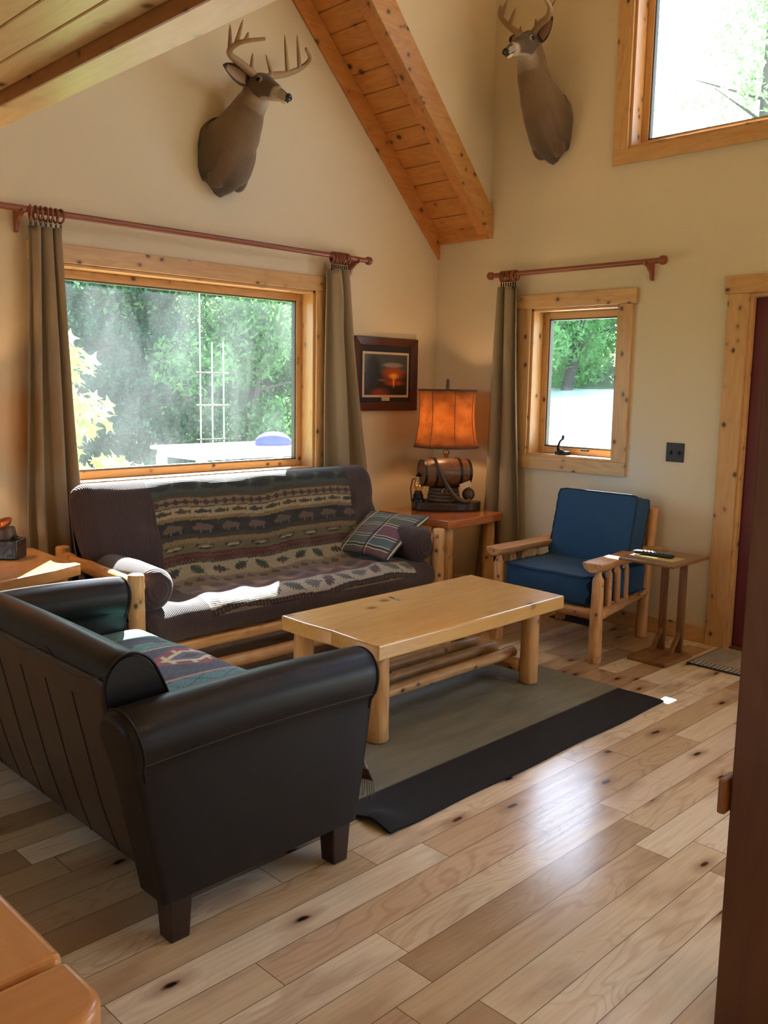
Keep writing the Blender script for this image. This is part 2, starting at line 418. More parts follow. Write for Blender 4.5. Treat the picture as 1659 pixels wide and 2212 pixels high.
# ------------------------------------------------------------------ windows
def glass():
    g = G('dusty_glass'); tc = g.n('TexCoord')
    n = g.n('TexNoise', {'Vector': g.n('VectorMath', {0: (tc, 'Object'), 1: (3.2, 3.2, 1.3)}, operation='MULTIPLY'), 'Scale': 1.0, 'Detail': 3.0, 'Distortion': .8})
    f = g.math('ADD', .004, g.math('MULTIPLY', g.ramp((n, 0), [(.4, 0.0), (.75, 1.0)]), .018))
    tr = g.n('BsdfTransparent', {'Color': (.93, .96, .96, 1)})
    du = g.n('BsdfTranslucent', {'Color': (.85, .95, 1, 1)})
    gl = g.n('BsdfGlossy', {'Color': (1, 1, 1, 1), 'Roughness': .02})
    fr = g.n('LayerWeight', {'Blend': .12})
    a = g.n('MixShader', {0: f, 1: tr, 2: du})
    b = g.n('MixShader', {0: g.math('MULTIPLY', (fr, 0), .35), 1: a, 2: gl})
    return g.surf(b)
GLASS = glass()
WEATHER = plain('weatherstrip', (.10, .10, .08), .6)
SASH = PX
def casing_frame(axis, u0, u1, z0, z1, name, over=.09, w=.10, t=.022, sill_w=.088, head_over=.02):
    """window_n: casing boards, jamb liner, sash, pane. axis 'y' -> wall plane y=0 (room y<0); axis 'x' -> wall plane x=0 (room x<0)"""
    root = M()
    def bx(m, a, b, d0, d1, c, d):
        if axis == 'y': m.box(a, b, d0, d1, c, d)
        else: m.box(d0, d1, a, b, c, d)
        return m
    H = PX if axis == 'y' else PY
    # head casing is the root mesh of the window
    head = bx(M(), u0 - w - head_over, u1 + w + head_over, -t - .004, 0, z1, z1 + w * .92).build(name, H, smooth=False, bevel=.003); struct(head)
    bx(M(), u0 - w, u1 + w, -t, 0, z0 - sill_w, z0).build('window_apron', H, head, smooth=False, bevel=.003)
    bx(M(), u0 - w, u0, -t, 0, z0, z1).build('window_casing', PZ, head, smooth=False, bevel=.003)
    bx(M(), u1, u1 + w, -t, 0, z0, z1).build('window_casing', PZ, head, smooth=False, bevel=.003)
    l = M(); k = .018
    bx(l, u0, u0 + k, -.004, T, z0, z1); bx(l, u1 - k, u1, -.004, T, z0, z1)
    l.build('jamb_liner', PZ, head, smooth=False, bevel=.002)
    l = M(); bx(l, u0, u1, -.004, T, z1 - k, z1); bx(l, u0, u1, -.010, T, z0, z0 + k)
    l.build('jamb_liner', H, head, smooth=False, bevel=.002)
    s = .045; d0, d1 = .110, .155
    l = M(); bx(l, u0 + k, u0 + k + s, d0, d1, z0 + k, z1 - k); bx(l, u1 - k - s, u1 - k, d0, d1, z0 + k, z1 - k)
    l.build('sash', PZ, head, smooth=False, bevel=.004)
    l = M(); bx(l, u0 + k + s, u1 - k - s, d0, d1, z1 - k - s, z1 - k); bx(l, u0 + k + s, u1 - k - s, d0, d1, z0 + k, z0 + k + s)
    l.build('sash', H, head, smooth=False, bevel=.004)
    e = k + s; q = .010
    l = M()
    bx(l, u0 + e, u0 + e + q, d0 + .006, d1 - .004, z0 + e, z1 - e); bx(l, u1 - e - q, u1 - e, d0 + .006, d1 - .004, z0 + e, z1 - e)
    bx(l, u0 + e, u1 - e, d0 + .006, d1 - .004, z1 - e - q, z1 - e); bx(l, u0 + e, u1 - e, d0 + .006, d1 - .004, z0 + e, z0 + e + q)
    l.build('weatherstrip', WEATHER, head, smooth=False)
    bx(M(), u0 + e, u1 - e, .130, .136, z0 + e, z1 - e).build('pane', GLASS, head, smooth=False)
    return head
w1 = casing_frame('y', WX0, WX1, WZ0, WZ1, 'window_1')
w2 = casing_frame('x', SY0, SY1, SZ0, SZ1, 'window_2')
w3 = casing_frame('x', UY0, UY1, UZ0, UZ1, 'window_3')
# crank on the small window
m = M().box(.02, .075, -1.18, -1.09, 1.068, 1.092)
m.ball((.025, -1.135, 1.09), .022, 12, sc=(.9, 1.3, .7))
hd = m.build('window_crank', DKMET, w2, bevel=.003)
M().tube([(.025, -1.115, 1.095), (.013, -1.12, 1.125), (.003, -1.14, 1.16), (-.001, -1.162, 1.178)], [.010, .009, .007, .006], 8).ball((-.003, -1.168, 1.188), .012, 8, sc=(1, .8, 1.5)).build('crank_handle', DKMET, hd)
M().box(.095, .111, -1.30, -1.245, 1.098, 1.108).build('sash_lock', DKMET, w2, smooth=False)

# door
DSL = struct(M().box(.045, .088, DY0 + .02, DY1 - .003 + 0, .012, DZ1 - .022).build('door_1', REDDOOR, smooth=False, bevel=.003))
for a, b in ((DZ1 - .62, DZ1 - .15), (.95, DZ1 - .72), (.2, .85)):
    for y0, y1 in ((DY0 + .13, DY0 + .41), (DY0 + .52, DY1 - .13)):
        M().box(.036, .05, y0, y1, a, b).build('door_panel', REDDOOR, DSL, smooth=False, bevel=.012)
for z in (1.84, 1.045, .255):
    h = M()
    for k in range(5): h.tube([(.036, DY1 - .006, z - .05 + .02 * k), (.036, DY1 - .006, z - .032 + .02 * k)], .007, 10)
    h.build('hinge', STEEL, DSL)
M().lathe([(.0, -.03), (.024, -.03), (.03, -.012), (.018, .0), (.012, .03)], (.0, DY0 + .09, 1.0), 20, 'x').build('door_knob', STEEL, DSL)
dc = M().box(-.024, 0, DY1, DY1 + .122, 0, DZ1)
dc.box(-.024, 0, DY0 - .122, DY0, 0, DZ1)
struct(dc.build('trim_6', PZ, smooth=False, bevel=.003))
struct(M().box(-.028, 0, DY0 - .145, DY1 + .142, DZ1, DZ1 + .098).build('trim_7', PY, smooth=False, bevel=.003))
dj = M().box(-.004, .035, DY1 - .02, DY1, 0, DZ1).box(.03, T, DY1 - .003, DY1, 0, DZ1).box(-.004, T, DY0, DY0 + .02, 0, DZ1).box(-.004, T, DY0 + .02, DY1 - .02, DZ1 - .02, DZ1)
struct(dj.build('trim_8', PZ, smooth=False, bevel=.004))
struct(M().box(0, T, DY0, DY1, -.05, .012).build('trim_9', plain('threshold', (.12, .07, .03), .4), smooth=False))
# baseboards
struct(M().box(-.018, 0, DY1 + .122, -.0, 0, .102).build('baseboard_right', PY, smooth=False, bevel=.004))
struct(M().box(-8.9, -.018, -.018, 0, 0, .102).build('baseboard_back', PX, smooth=False, bevel=.004))

# switch plate and outlet
sw = thing('light_switch', 'square black double switch plate on the wall right of the small window', 'light switch', (0, -1.976, 1.14))
M().box(-.007, 0, -2.034, -1.918, 1.082, 1.198).build('cover_plate', BLACK, sw, smooth=False, bevel=.003)
for y in (-2.003, -1.949): M().box(-.016, -.006, y - .005, y + .005, 1.128, 1.152, rot=Matrix.Rotation(.35, 3, 'Y')).build('toggle', BLACK, sw, smooth=False, bevel=.001)
ol = thing('wall_outlet', 'cream outlet plate low on the wall under the left end table', 'outlet', (-3.2, 0, .43))
M().box(-3.25, -3.155, -.008, 0, .395, .465).build('cover_plate', plain('cream_plastic', (.62, .5, .3), .4), ol, smooth=False, bevel=.002)
M().lathe([(.008, -.012), (.008, .0)], (-3.185, 0, .43), 12, 'y').build('jack', DKMET, ol)
fv = thing('floor_register', 'dark metal floor register under the blue armchair by the wall', 'floor vent', (-.13, -1.40, 0))
M().box(-.20, -.06, -1.56, -1.25, 0, .006).build('frame', DKMET, fv, smooth=False, bevel=.002)
sl = M()
for k in range(12): sl.box(-.185, -.075, -1.545 + .0245 * k, -1.535 + .0245 * k, .006, .010)
sl.build('grille', BLACK, fv, smooth=False)

# ------------------------------------------------------------------ curtain rods and curtains
def rod(name, label, axis, off, u0, u1, z, brackets, fin0=True, fin1=True):
    def pt(u, d, z): return (u, d, z) if axis == 'y' else (d, u, z)
    t = thing(name, label, 'curtain rod', pt((u0 + u1) / 2, 0, z))
    M().tube([pt(u0, off, z), pt(u1, off, z)], .0165, 16).build('rod', CHERRY, t)
    for u, s, on in ((u0, -1, fin0), (u1, 1, fin1)):
        if on: M().lathe([(.014, 0), (.017, .012), (.0165, .02), (.026, .026), (.028, .045), (.022, .058), (.0, .062)], pt(u, off, z), 20, 'x' if axis == 'y' else 'y').build('finial', CHERRY, t) if s > 0 else \
            M().lathe([(.014, 0), (.017, -.012), (.0165, -.02), (.026, -.026), (.028, -.045), (.022, -.058), (.0, -.062)], pt(u, off, z), 20, 'x' if axis == 'y' else 'y').build('finial', CHERRY, t)
    for u in brackets:
        pr = [(0, z + .02), (0, z - .105), (-.022, z - .10), (-.035, z - .06), (-.075, z - .03), (-.115, z - .018), (-.118, z + .0), (-.09, z - .012), (-.06, z + .012)]
        m = M()
        m.prism(pr, 'x' if axis == 'y' else 'y', u - .009, u + .009)
        m.build('bracket', CHERRY, t, smooth=False, bevel=.003)
    return t
rod('curtain_rod', 'long reddish wooden curtain rod above the big picture window', 'y', -.09, -4.3, -.84, 2.345, [-3.16, -.90], False, True)
rod('curtain_rod', 'short reddish wooden curtain rod above the small window, curtain at its left end', 'x', -.09, -1.83, -.615, 2.278, [-1.76])

def curtain(label, axis, off, top, mid, bot, zt, zm, folds, amp, rings, zr, seed=0, group=None, cat='curtain', pinch=.0):
    nu, nv = 130, 60
    P = np.zeros((nu, nv, 3)); rs = np.random.RandomState(seed)
    ph = rs.rand(6) * 6
    for j in range(nv):
        z = zt + (0.015 - zt) * j / (nv - 1)
        if z > zm: k = (zt - z) / (zt - zm); a = top[0] + (mid[0] - top[0]) * k ** 1.15; b = top[1] + (mid[1] - top[1]) * k ** 1.15
        else: k = (zm - z) / zm; a = mid[0] + (bot[0] - mid[0]) * k; b = mid[1] + (bot[1] - mid[1]) * k
        d = (zt - z) / zt
        for i in range(nu):
            s = i / (nu - 1)
            ss = s + .03 * math.sin(2 * PI * s * 2 + ph[0] + 1.2 * d)
            am = amp * (.75 + .45 * d) * (1 + .3 * math.sin(3 * s + ph[1]))
            w = math.sin(2 * PI * folds * ss + .5 * math.sin(2.2 * d + ph[2]))
            w = math.copysign(abs(w) ** .75, w)
            dep = off + am * w + .006 * math.sin(9 * s + 7 * d + ph[3])
            u = a + (b - a) * s + am * .35 * math.cos(2 * PI * folds * ss + ph[4] * .2) * math.sin(PI * s)
            if pinch and d < .16: dep -= pinch * math.exp(-((s - .55) / .18) ** 2) * math.sin(PI * d / .16)
            dep = min(dep, -.012)
            P[i, j] = (u, dep, z) if axis == 'y' else (dep, u, z)
    c = ((top[0] + top[1]) / 2, 0, zt) if axis == 'y' else (0, (top[0] + top[1]) / 2, zt)
    t = thing('curtain', label, cat, c, group=group)
    M().grid(P).build('panel', CURT, t, solid=.003, angle=80)
    for q, u in enumerate(rings):
        ti = rs.uniform(-.35, .35) if q in (0, len(rings) - 1) else rs.uniform(-.12, .12)
        p = (u, -.09, zr - .012) if axis == 'y' else (-.09, u, zr - .012)
        r = M().torus(p, .033, .0055, 'x' if axis == 'y' else 'y', 24, 8, tilt=ti).build('ring', CHERRY, t)
        e = M(); q2 = (u, -.09) if axis == 'y' else (-.09, u)
        e.torus((q2[0], q2[1], zr - .052), .006, .0015, 'y', 10, 5)
        e.box(q2[0] - .004, q2[0] + .004, q2[1] - .003, q2[1] + .003, zt - .012, zr - .057)
        e.build('clip', DKMET, r)
    return t
curtain('grey-brown curtain gathered at the left end of the long rod', 'y', -.085, (-3.125, -2.955), (-3.19, -2.885), (-3.21, -2.80), 2.272, .95, 3.2, .042, [-3.12 + .026 * k for k in range(7)], 2.345, 3)
curtain('grey-brown pinched curtain right of the picture window, behind the sofa end', 'y', -.085, (-1.155, -.985), (-1.17, -.80), (-1.18, -.68), 2.262, .95, 2.1, .046, [-1.13 + .018 * k for k in range(8)], 2.345, 11, pinch=.03)
curtain('taupe curtain left of the small window, behind the barrel lamp table', 'x', -.085, (-.800, -.645), (-.885, -.575), (-.93, -.45), 2.195, .75, 2.2, .042, [-.79 + .020 * k for k in range(7)], 2.278, 23)

# ------------------------------------------------------------------ picture
pt = thing('framed_picture', 'framed lake sunset print with dark mat between the curtain and the lamp', 'picture', (-.54, 0, 1.59))
fx0, fx1, fz0, fz1 = -.856, -.224, 1.335, 1.85
FRAMEM = plain('mahogany_frame', (.075, .018, .010), .35)
w = .06
fr = M()
for poly in ([(fx0, fz1), (fx1, fz1), (fx1 - w, fz1 - w), (fx0 + w, fz1 - w)], [(fx0, fz0), (fx0 + w, fz0 + w), (fx1 - w, fz0 + w), (fx1, fz0)],
             [(fx0, fz0), (fx0, fz1), (fx0 + w, fz1 - w), (fx0 + w, fz0 + w)], [(fx1, fz0), (fx1 - w, fz0 + w), (fx1 - w, fz1 - w), (fx1, fz1)]):
    vs = [(a, -.004, b) for a, b in poly] + [(a, -.030 if (a in (fx0, fx1)) else -.018, b) for a, b in poly]
    fr.add(vs, [(0, 1, 2, 3), (7, 6, 5, 4), (0, 4, 5, 1), (1, 5, 6, 2), (2, 6, 7, 3), (3, 7, 4, 0)])
fr.build('frame', FRAMEM, pt, smooth=False, bevel=.004)
M().box(fx0 + w - .01, fx1 - w + .01, -.012, -.004, fz0 + w - .01, fz1 - w + .01).build('mat_board', plain('navy_mat', (.022, .018, .026), .8), pt, smooth=False)
PAPER = plain('cream_paper', (.62, .47, .33), .8)
mb = M().box(-.772, -.308, -.0145, -.012, 1.430, 1.748); mb.box(-.58, -.50, -.0145, -.012, 1.405, 1.431)
mb.build('print_border', PAPER, pt, smooth=False)
nu, nv = 120, 84
U, V = np.meshgrid(np.linspace(0, 1, nu), np.linspace(0, 1, nv), indexing='ij')
C = np.zeros((nu, nv, 3)); C[:] = hexc('2a2420')
sky = V > .55
C[sky] = (np.array(hexc('4a4a50')) * 1.0)
def blob(C, m, col): C[:] = C * (1 - m[..., None]) + np.array(col) * m[..., None]
def ell(U, V, cx, cy, a, b, soft=.15):
    d = np.sqrt(((U - cx) / a) ** 2 + ((V - cy) / b) ** 2); return np.clip((1 + soft - d) / (2 * soft), 0, 1)
blob(C, ell(U, V, .66, .74, .22, .06, .3), hexc('a09088')); blob(C, ell(U, V, .68, .53, .22, .13, .5), hexc('c05018'))
blob(C, ell(U, V, .68, .47, .09, .06, .6), hexc('ffb040')); blob(C, ell(U, V, .70, .30, .2, .06, .4), hexc('b04018'))
blob(C, ell(U, V, .68, .34, .02, .13, .5), hexc('ffa030')); blob(C, ell(U, V, .4, .37, .14, .025, .5), hexc('9a5838'))
blob(C, ell(U, V, .36, .06, .18, .09, .5), hexc('8a4020')); blob(C, ell(U, V, .2, .6, .16, .4, .3), hexc('241e1a'))
C *= (1 + .25 * (np.random.rand(nu, nv, 1) - .5))
P = np.stack([-.755 + U * .430, np.full_like(U, -.0152), 1.447 + V * .285], -1)
M().grid(P, colors=C).build('print', PAINT, pt, smooth=False)

# ------------------------------------------------------------------ painted pattern helpers
def star(U, V, cx, cy, r, n=7, depth=.4, rot=0):
    a = np.arctan2(V - cy, U - cx) + rot; d = np.hypot(U - cx, V - cy)
    return (d < r * (1 - depth + depth * np.abs(np.cos(n * a / 2)))).astype(float)
def leafm(U, V, cx, cy, r, rot=0, lob=5):
    c, s_ = math.cos(rot), math.sin(rot); a = ((U - cx) * c + (V - cy) * s_) / (2 * r) + .5; b = -(U - cx) * s_ + (V - cy) * c
    w = r * .75 * np.sin(PI * np.clip(a, 0, 1)) ** .7 * (.45 + .55 * np.abs(np.sin(lob * PI * a)))
    return (((a > 0) & (a < 1) & (np.abs(b) < w)) | ((a > 1) & (a < 1.2) & (np.abs(b) < r * .07))).astype(float)
def fishm(U, V, cx, cy, s, sgn=1):
    b = ((U - cx) / (s)) ** 2 + ((V - cy) / (s * .34)) ** 2 < 1
    t = (np.abs(V - cy) < (sgn * (U - cx) - s * .75) * .7) & (sgn * (U - cx) < s * 1.35)
    f = (np.abs(U - cx) < s * .3) & (V < cy) & (V > cy - s * .5)
    return (b | t | f).astype(float)
def bisonm(U, V, cx, cy, s):
    b = ((U - cx) / s) ** 2 + ((V - cy) / (s * .45)) ** 2 < 1
    h = ((U - cx + s * .95) / (s * .35)) ** 2 + ((V - cy - s * .15) / (s * .35)) ** 2 < 1
    hm = ((U - cx + s * .4) / (s * .5)) ** 2 + ((V - cy + s * .25) / (s * .4)) ** 2 < 1
    lg = ((np.abs(U - cx - s * .6) < s * .12) | (np.abs(U - cx + s * .5) < s * .12)) & (V > cy) & (V < cy + s * .85)
    return (b | h | hm | lg).astype(float)

def futon_color(U, V):
    """U metres across the panel, V metres down from the top of the back"""
    C = np.zeros(U.shape + (3,)); plum = hexc('4d3a3d')
    C[:] = hexc('8a7a55')
    def band(a, b, col): m = ((V >= a) & (V < b)).astype(float); blob(C, m, hexc(col)); return m
    band(-1, .16, '4c5a55')
    rs = np.random.RandomState(4)
    for k in range(9):
        cx = .08 + .17 * k; m = ell(U, V, cx, .055, .062, .04, .15); m = np.maximum(m, ell(U, V, cx - .06, .065, .03, .022, .2)); blob(C, m, hexc('2b3438'))
        blob(C, .5 * ell(U, V, cx + .085, .03, .012, .03, .4), hexc('8f8c70'))
    band(.125, .16, '50503c'); band(.155, .165, '6e4a35')
    m = band(.165, .235, '9a8560')
    q = np.abs(((U / .062) % 1) - .5) * 2 + np.abs((V - .2) / .033); blob(C, m * (q < .85), hexc('54393a'))
    q2 = np.abs((((U / .062) + .5) % 1) - .5) * 2 + np.abs((V - .2) / .033); blob(C, m * (q2 < .35), hexc('54393a'))
    band(.235, .243, '54393a')
    m = band(.243, .315, 'c2ab80')
    for k in range(12): blob(C, m * fishm(U, V, .06 + .122 * k, .277, .044), hexc(['4f4a38', '5f5340', '43484a'][k % 3]))
    m = band(.315, .345, '8a6c42'); q = (((U / .018) + np.abs(V - .33) / .02) % 1) < .4; blob(C, m * q, hexc('b0935c'))
    m = band(.345, .495, '352f2c'); blob(C, m * (V > .46), hexc('4a4432'))
    for k in range(8): blob(C, m * bisonm(U, V, .12 + .185 * k, .405, .055), hexc('7a5e56' if k % 2 else '75624c'))
    m = band(.495, .53, '8a6c42'); q = (((U / .018) + np.abs(V - .513) / .02) % 1) < .4; blob(C, m * q, hexc('b0935c'))
    m = band(.53, .605, '7e7048')
    for k in range(8):
        cx = .1 + .19 * k; c = (((U - cx) / .06) ** 2 + ((V - .555) / .03) ** 2 < 1) & (V > .553 + .01 * np.cos((U - cx) * 60)); blob(C, m * c, hexc('37352c'))
        blob(C, m * (((U - cx) / .05) ** 2 + ((V - .562) / .008) ** 2 < 1), hexc('c2ab80'))
    m = band(.605, .66, '6d3229'); q = (np.abs(((U / .05) % 1) - .5) * .03 + .622 - V) ** 2 < 1.2e-5; blob(C, m * q, hexc('8f5a40'))
    m = band(.66, .69, '3c2b28'); q = (((U / .02) % 1) < .5) ^ (V > .675); blob(C, m * q, hexc('8a6c50'))
    m = band(.69, .80, 'c2b28c')
    for k in range(10):
        cx = .07 + .145 * k
        if k % 3 == 0: blob(C, m * leafm(U, V, cx, .745, .050, -.5, 4), hexc('4b463c'))
        elif k % 3 == 1: blob(C, m * leafm(U, V, cx, .745, .048, .9, 7), hexc('4e5a48'))
        else: blob(C, m * leafm(U, V, cx, .748, .046, .2, 3), hexc('5a4a40'))
    m = band(.80, .87, '9c8a6c'); q = np.abs(((U / .08) % 1) - .5) * 2 + np.abs((V - .835) / .03); blob(C, m * (q < .8), hexc('5d4743'))
    m = band(.87, 1.0, '8e7d72')
    for k in range(9):
        cx = .08 + .16 * k; blob(C, m * ell(U, V, cx, .93, .055, .03, .2), hexc('5d5560')); blob(C, m * ell(U, V, cx + .08, .95, .03, .05, .3), hexc('c0a884'))
    band(1.0, 1.035, '842f3c'); m = band(1.035, 1.055, '4a3238'); blob(C, m * ((((U / .015) % 1) < .5)), hexc('7d6a66'))
    m = band(1.055, 1.165, 'cfc6b0')
    for k in range(12):
        cx = .05 + .125 * k
        if k % 3 == 0: blob(C, m * leafm(U, V, cx, 1.11, .052, -.6, 4), hexc('5a5048'))
        elif k % 3 == 1: blob(C, m * leafm(U, V, cx, 1.11, .052, .7, 7), hexc('5d6258'))
        else: blob(C, m * leafm(U, V, cx, 1.108, .050, 0, 5), hexc('6f7468'))
    m = band(1.165, 1.20, '33231f'); q = ((((U / .022) % 1) - .5) ** 2 * 4 * .02 + 1.172 < V) & (V < 1.192); blob(C, m * q * ((U / .011).astype(int) % 2), hexc('8a5540'))
    band(1.20, 1.206, 'a08a60')
    C *= .9 + .2 * np.random.rand(*U.shape)[..., None]
    L_ = C.mean(-1, keepdims=True); C = L_ + (C - L_) * .85
    return C * .62, plum

# ------------------------------------------------------------------ log futon against the back wall
def catmull(pts, n):
    pts = [np.array(p, float) for p in pts]; out = []
    for i in range(len(pts) - 1):
        p0 = pts[max(i - 1, 0)]; p1 = pts[i]; p2 = pts[i + 1]; p3 = pts[min(i + 2, len(pts) - 1)]
        for k in range(n):
            t = k / n; out.append(.5 * ((2 * p1) + (-p0 + p2) * t + (2 * p0 - 5 * p1 + 4 * p2 - p3) * t * t + (-p0 + 3 * p1 - 3 * p2 + p3) * t ** 3))
    out.append(pts[-1]); return np.array(out)
ft = thing('log_futon', 'log framed futon sofa with plum mattress and wildlife patterned panel', 'sofa', (-2.04, -.55, 0))
def mattress():
    ctl = [(-.60, .275), (-.86, .275), (-.945, .29), (-.978, .345), (-.955, .415), (-.88, .452), (-.72, .455), (-.58, .452), (-.515, .478), (-.478, .57), (-.44, .72), (-.40, .86), (-.372, .935), (-.32, .985), (-.24, .985), (-.19, .93), (-.20, .78), (-.27, .50), (-.33, .30), (-.45, .275)]
    pr = catmull(ctl, 26)
    seg = np.hypot(*np.diff(pr, axis=0).T); s = np.concatenate([[0], np.cumsum(seg)])
    n = 420; ss = np.linspace(0, s[-1], n); pr = np.stack([np.interp(ss, s, pr[:, 0]), np.interp(ss, s, pr[:, 1])], 1)
    itop = np.argmin(np.hypot(pr[:, 0] + .335, pr[:, 1] - .975)); stop = ss[itop]; V1 = stop - ss    # metres down from the top front
    x0, x1 = -3.045, -1.0; nx = 480; xs = np.linspace(x0, x1, nx)
    tan = np.gradient(pr, axis=0); tan /= np.linalg.norm(tan, axis=1)[:, None]; nrm = np.stack([-tan[:, 1], tan[:, 0]], 1)
    # make sure normals point outwards (away from centroid of the front part)
    ic = np.argmin(np.hypot(pr[:, 0] + .515, pr[:, 1] - .478)); il = np.argmin(np.hypot(pr[:, 0] + .955, pr[:, 1] - .415))
    V1 = np.interp(V1, [-2, 0, V1[ic], V1[il], V1[il] + 1], [-2.2, 0, .78, 1.16, 2.16])
    X, V = np.meshgrid(xs, V1, indexing='ij')
    D = np.zeros_like(X)
    seatz = (V > .70) & (V < 1.22); 
    for vy, amp, rr in ((.33, .018, .07), (.66, .020, .08), (.93, .020, .07), (1.05, .008, .05)):
        for k in range(8):
            cx = -2.78 + .235 * k + (.11 if int(vy * 10) % 2 else 0)
            D -= amp * np.exp(-((X - cx) ** 2 + (V - vy) ** 2) / rr ** 2)
    env = np.clip((V + .05) / .1, 0, 1) * np.clip((1.3 - V) / .1, 0, 1)
    D += .010 * np.sin(X * 26 + 2 * np.sin(V * 9)) * np.exp(-((V - .93) / .16) ** 2)
    D += .006 * np.sin(X * 11 + 4 * V) * env
    D *= env
    end = np.clip(np.minimum(X - x0, x1 - X) / .085, 0, 1); inset = .078 * (1 - np.sqrt(1 - (1 - end) ** 2))
    D -= inset
    # left and right side bolster swelling on the seat front
    Y = pr[:, 0][None] + nrm[:, 0][None] * D; Z = pr[:, 1][None] + nrm[:, 1][None] * D
    P = np.stack([X, Y, Z], -1)
    Cc, plum = futon_color(X + 2.665, V + .012 * np.sin(X * 7) + .006 * np.sin(X * 17))
    return P, X, V, Cc, nx, itop
P, X, V, Cc, nx, itop = mattress(); n = P.shape[1]
panel = (X > -2.665 + .03 * np.sin(V * 3)) & (X < -1.235 + .055 * np.clip(V - .6, 0, 1)) & (V > -.09) & (V < 1.206)
# mattress body: plum cord everywhere, the printed panel is its own mesh laid on the same surface
def sub(P, mask):
    vs = P.reshape(-1, 3); nv = P.shape[1]; fs = []
    idx = np.arange(P.shape[0] * nv).reshape(P.shape[0], nv)
    q = np.stack([idx[:-1, :-1], idx[1:, :-1], idx[1:, 1:], idx[:-1, 1:]], -1)
    f = q[mask[:-1, :-1]]
    used = np.unique(f); rm = -np.ones(len(vs), int); rm[used] = np.arange(len(used))
    return vs[used], rm[f], used
vs, f, used = sub(P, ~panel)
m = M(); m.v = [tuple(map(float, v)) for v in vs]; m.f = [tuple(map(int, q)) for q in f]
m.mi = [0] * len(m.f)
for row, rv in ((P[0], 0), (P[-1], 1)):
    K = 70; ev = []
    for k in range(K + 1):
        fa = itop * (1 - k / K); fb = itop + (n - 1 - itop) * k / K; ev += [tuple(map(float, row[int(round(fa))])), tuple(map(float, row[int(round(fb))]))]
    m.add(ev, [((2 * k, 2 * k + 1, 2 * k + 3, 2 * k + 2) if rv else (2 * k + 2, 2 * k + 3, 2 * k + 1, 2 * k)) for k in range(K)])
mat_o = m.build('mattress', PLUM, ft, angle=60)
vs, f, used = sub(P, panel)
m = M(); m.v = [tuple(map(float, v)) for v in vs]; m.f = [tuple(map(int, q)) for q in f]; m.mi = [0] * len(m.f)
m.c = [tuple(c) for c in Cc.reshape(-1, 3)[used]]
m.build('patterned_panel', PATT, mat_o, angle=80)['label'] = 'tapestry panel with fish, bison and leaf bands'
def bolster(x, lab):
    b = M(); pts = [(x, -.95, .545), (x, -.93, .545), (x, -.90, .545), (x, -.7, .55), (x, -.5, .555), (x, -.46, .555)]
    b.tube([pts[0]] + pts[1:], [.03, .085, .105, .110, .105, .06], 32, True, .05, 3 if lab else 5)
    o = b.build('arm_bolster', PLUMY, ft, angle=70)
bolster(-2.955, 0); bolster(-1.095, 1)
for x, s in ((-3.075, 1), (-.998, 2)):
    M().log((x, -.955, 0), (x, -.955, .645), .040, .037, .06, s, n=8, e=.008).build('post', LOG, ft)
    M().log((x + (.03 if x < -2 else -.03), -.16, 0), (x + (.03 if x < -2 else -.03), -.16, .66), .040, .036, .06, s + 5, n=8, e=.008).build('post', LOG, ft)
    M().log((x + .025 if x < -2 else x - .02, -.94, .575), (x + .035 if x < -2 else x - .03, -.18, .60), .036, .034, .08, s + 8, n=6).build('arm_rail', LOGY, ft)
    M().log((x, -.94, .22), (x, -.18, .22), .03, .03, .08, s + 12, n=6).build('side_rail', LOGY, ft)
M().box(-3.06, -1.0, -.965, -.915, .225, .278).build('front_rail', LOGX, ft, bevel=.014, seg=3)
M().log((-3.06, -.945, .118), (-1.0, -.945, .118), .034, .032, .07, 31, n=12).build('front_rail', LOGX, ft)
M().box(-3.06, -1.0, -.36, -.31, .225, .275).build('back_rail', LOGX, ft, bevel=.012)
sl = M()
for k in range(9): sl.box(-2.98 + k * .225, -2.91 + k * .225, -.93, -.33, .252, .274)
sl.build('seat_slats', LOGY, ft, smooth=False, bevel=.003)

# ------------------------------------------------------------------ plaid pillow
def plaid(U, V):
    C = np.zeros(U.shape + (3,)); C[:] = hexc('3f4a4c')
    gx = [(-.1, .12, '5b3a40'), (.12, .33, '4a5558'), (.33, .60, '62424c'), (.60, .82, '4b4a3c'), (.82, 1.1, '3c484a')]
    for a, b, c in gx: blob(C, ((U >= a) & (U < b)).astype(float), hexc(c))
    blob(C, .45 * (V > .5), hexc('4f5b5e')); blob(C, .35 * ((U > .12) & (U < .33) & (V < .5)), hexc('35485e')); blob(C, .35 * ((U > .33) & (U < .6) & (V < .5)), hexc('5a3048'))
    for u in (.12, .33, .60, .82):
        blob(C, .8 * (np.abs(U - u - .012) < .022), hexc('23262a'))
        for d in (-.014, .034): blob(C, .85 * (np.abs(U - u - d) < .006), hexc('c8bca8'))
    for v in (.04, .48, .90):
        blob(C, .8 * (np.abs(V - v) < .02), hexc('2a2228')); blob(C, .85 * (np.abs(V - v + .028) < .008), hexc('c8bca8'))
    return C * np.array((1.45, 1.65, 1.6))
pw = thing('throw_pillow', 'green and purple plaid pillow leaning on the right futon bolster', 'pillow', (-1.2, -.63, .47))
A, B_, C_, D_ = [np.array(p) for p in ((-1.40, -.44, .485), (-1.36, -.875, .475), (-.905, -.80, .690), (-1.13, -.49, .715))]
n = 90; U, V = np.meshgrid(np.linspace(0, 1, n), np.linspace(0, 1, n), indexing='ij')
base = (A * ((1 - U) * (1 - V))[..., None] + B_ * (U * (1 - V))[..., None] + C_ * (U * V)[..., None] + D_ * ((1 - U) * V)[..., None])
nn = np.cross(B_ - A, D_ - A); nn /= np.linalg.norm(nn); nn *= np.sign(nn[2])
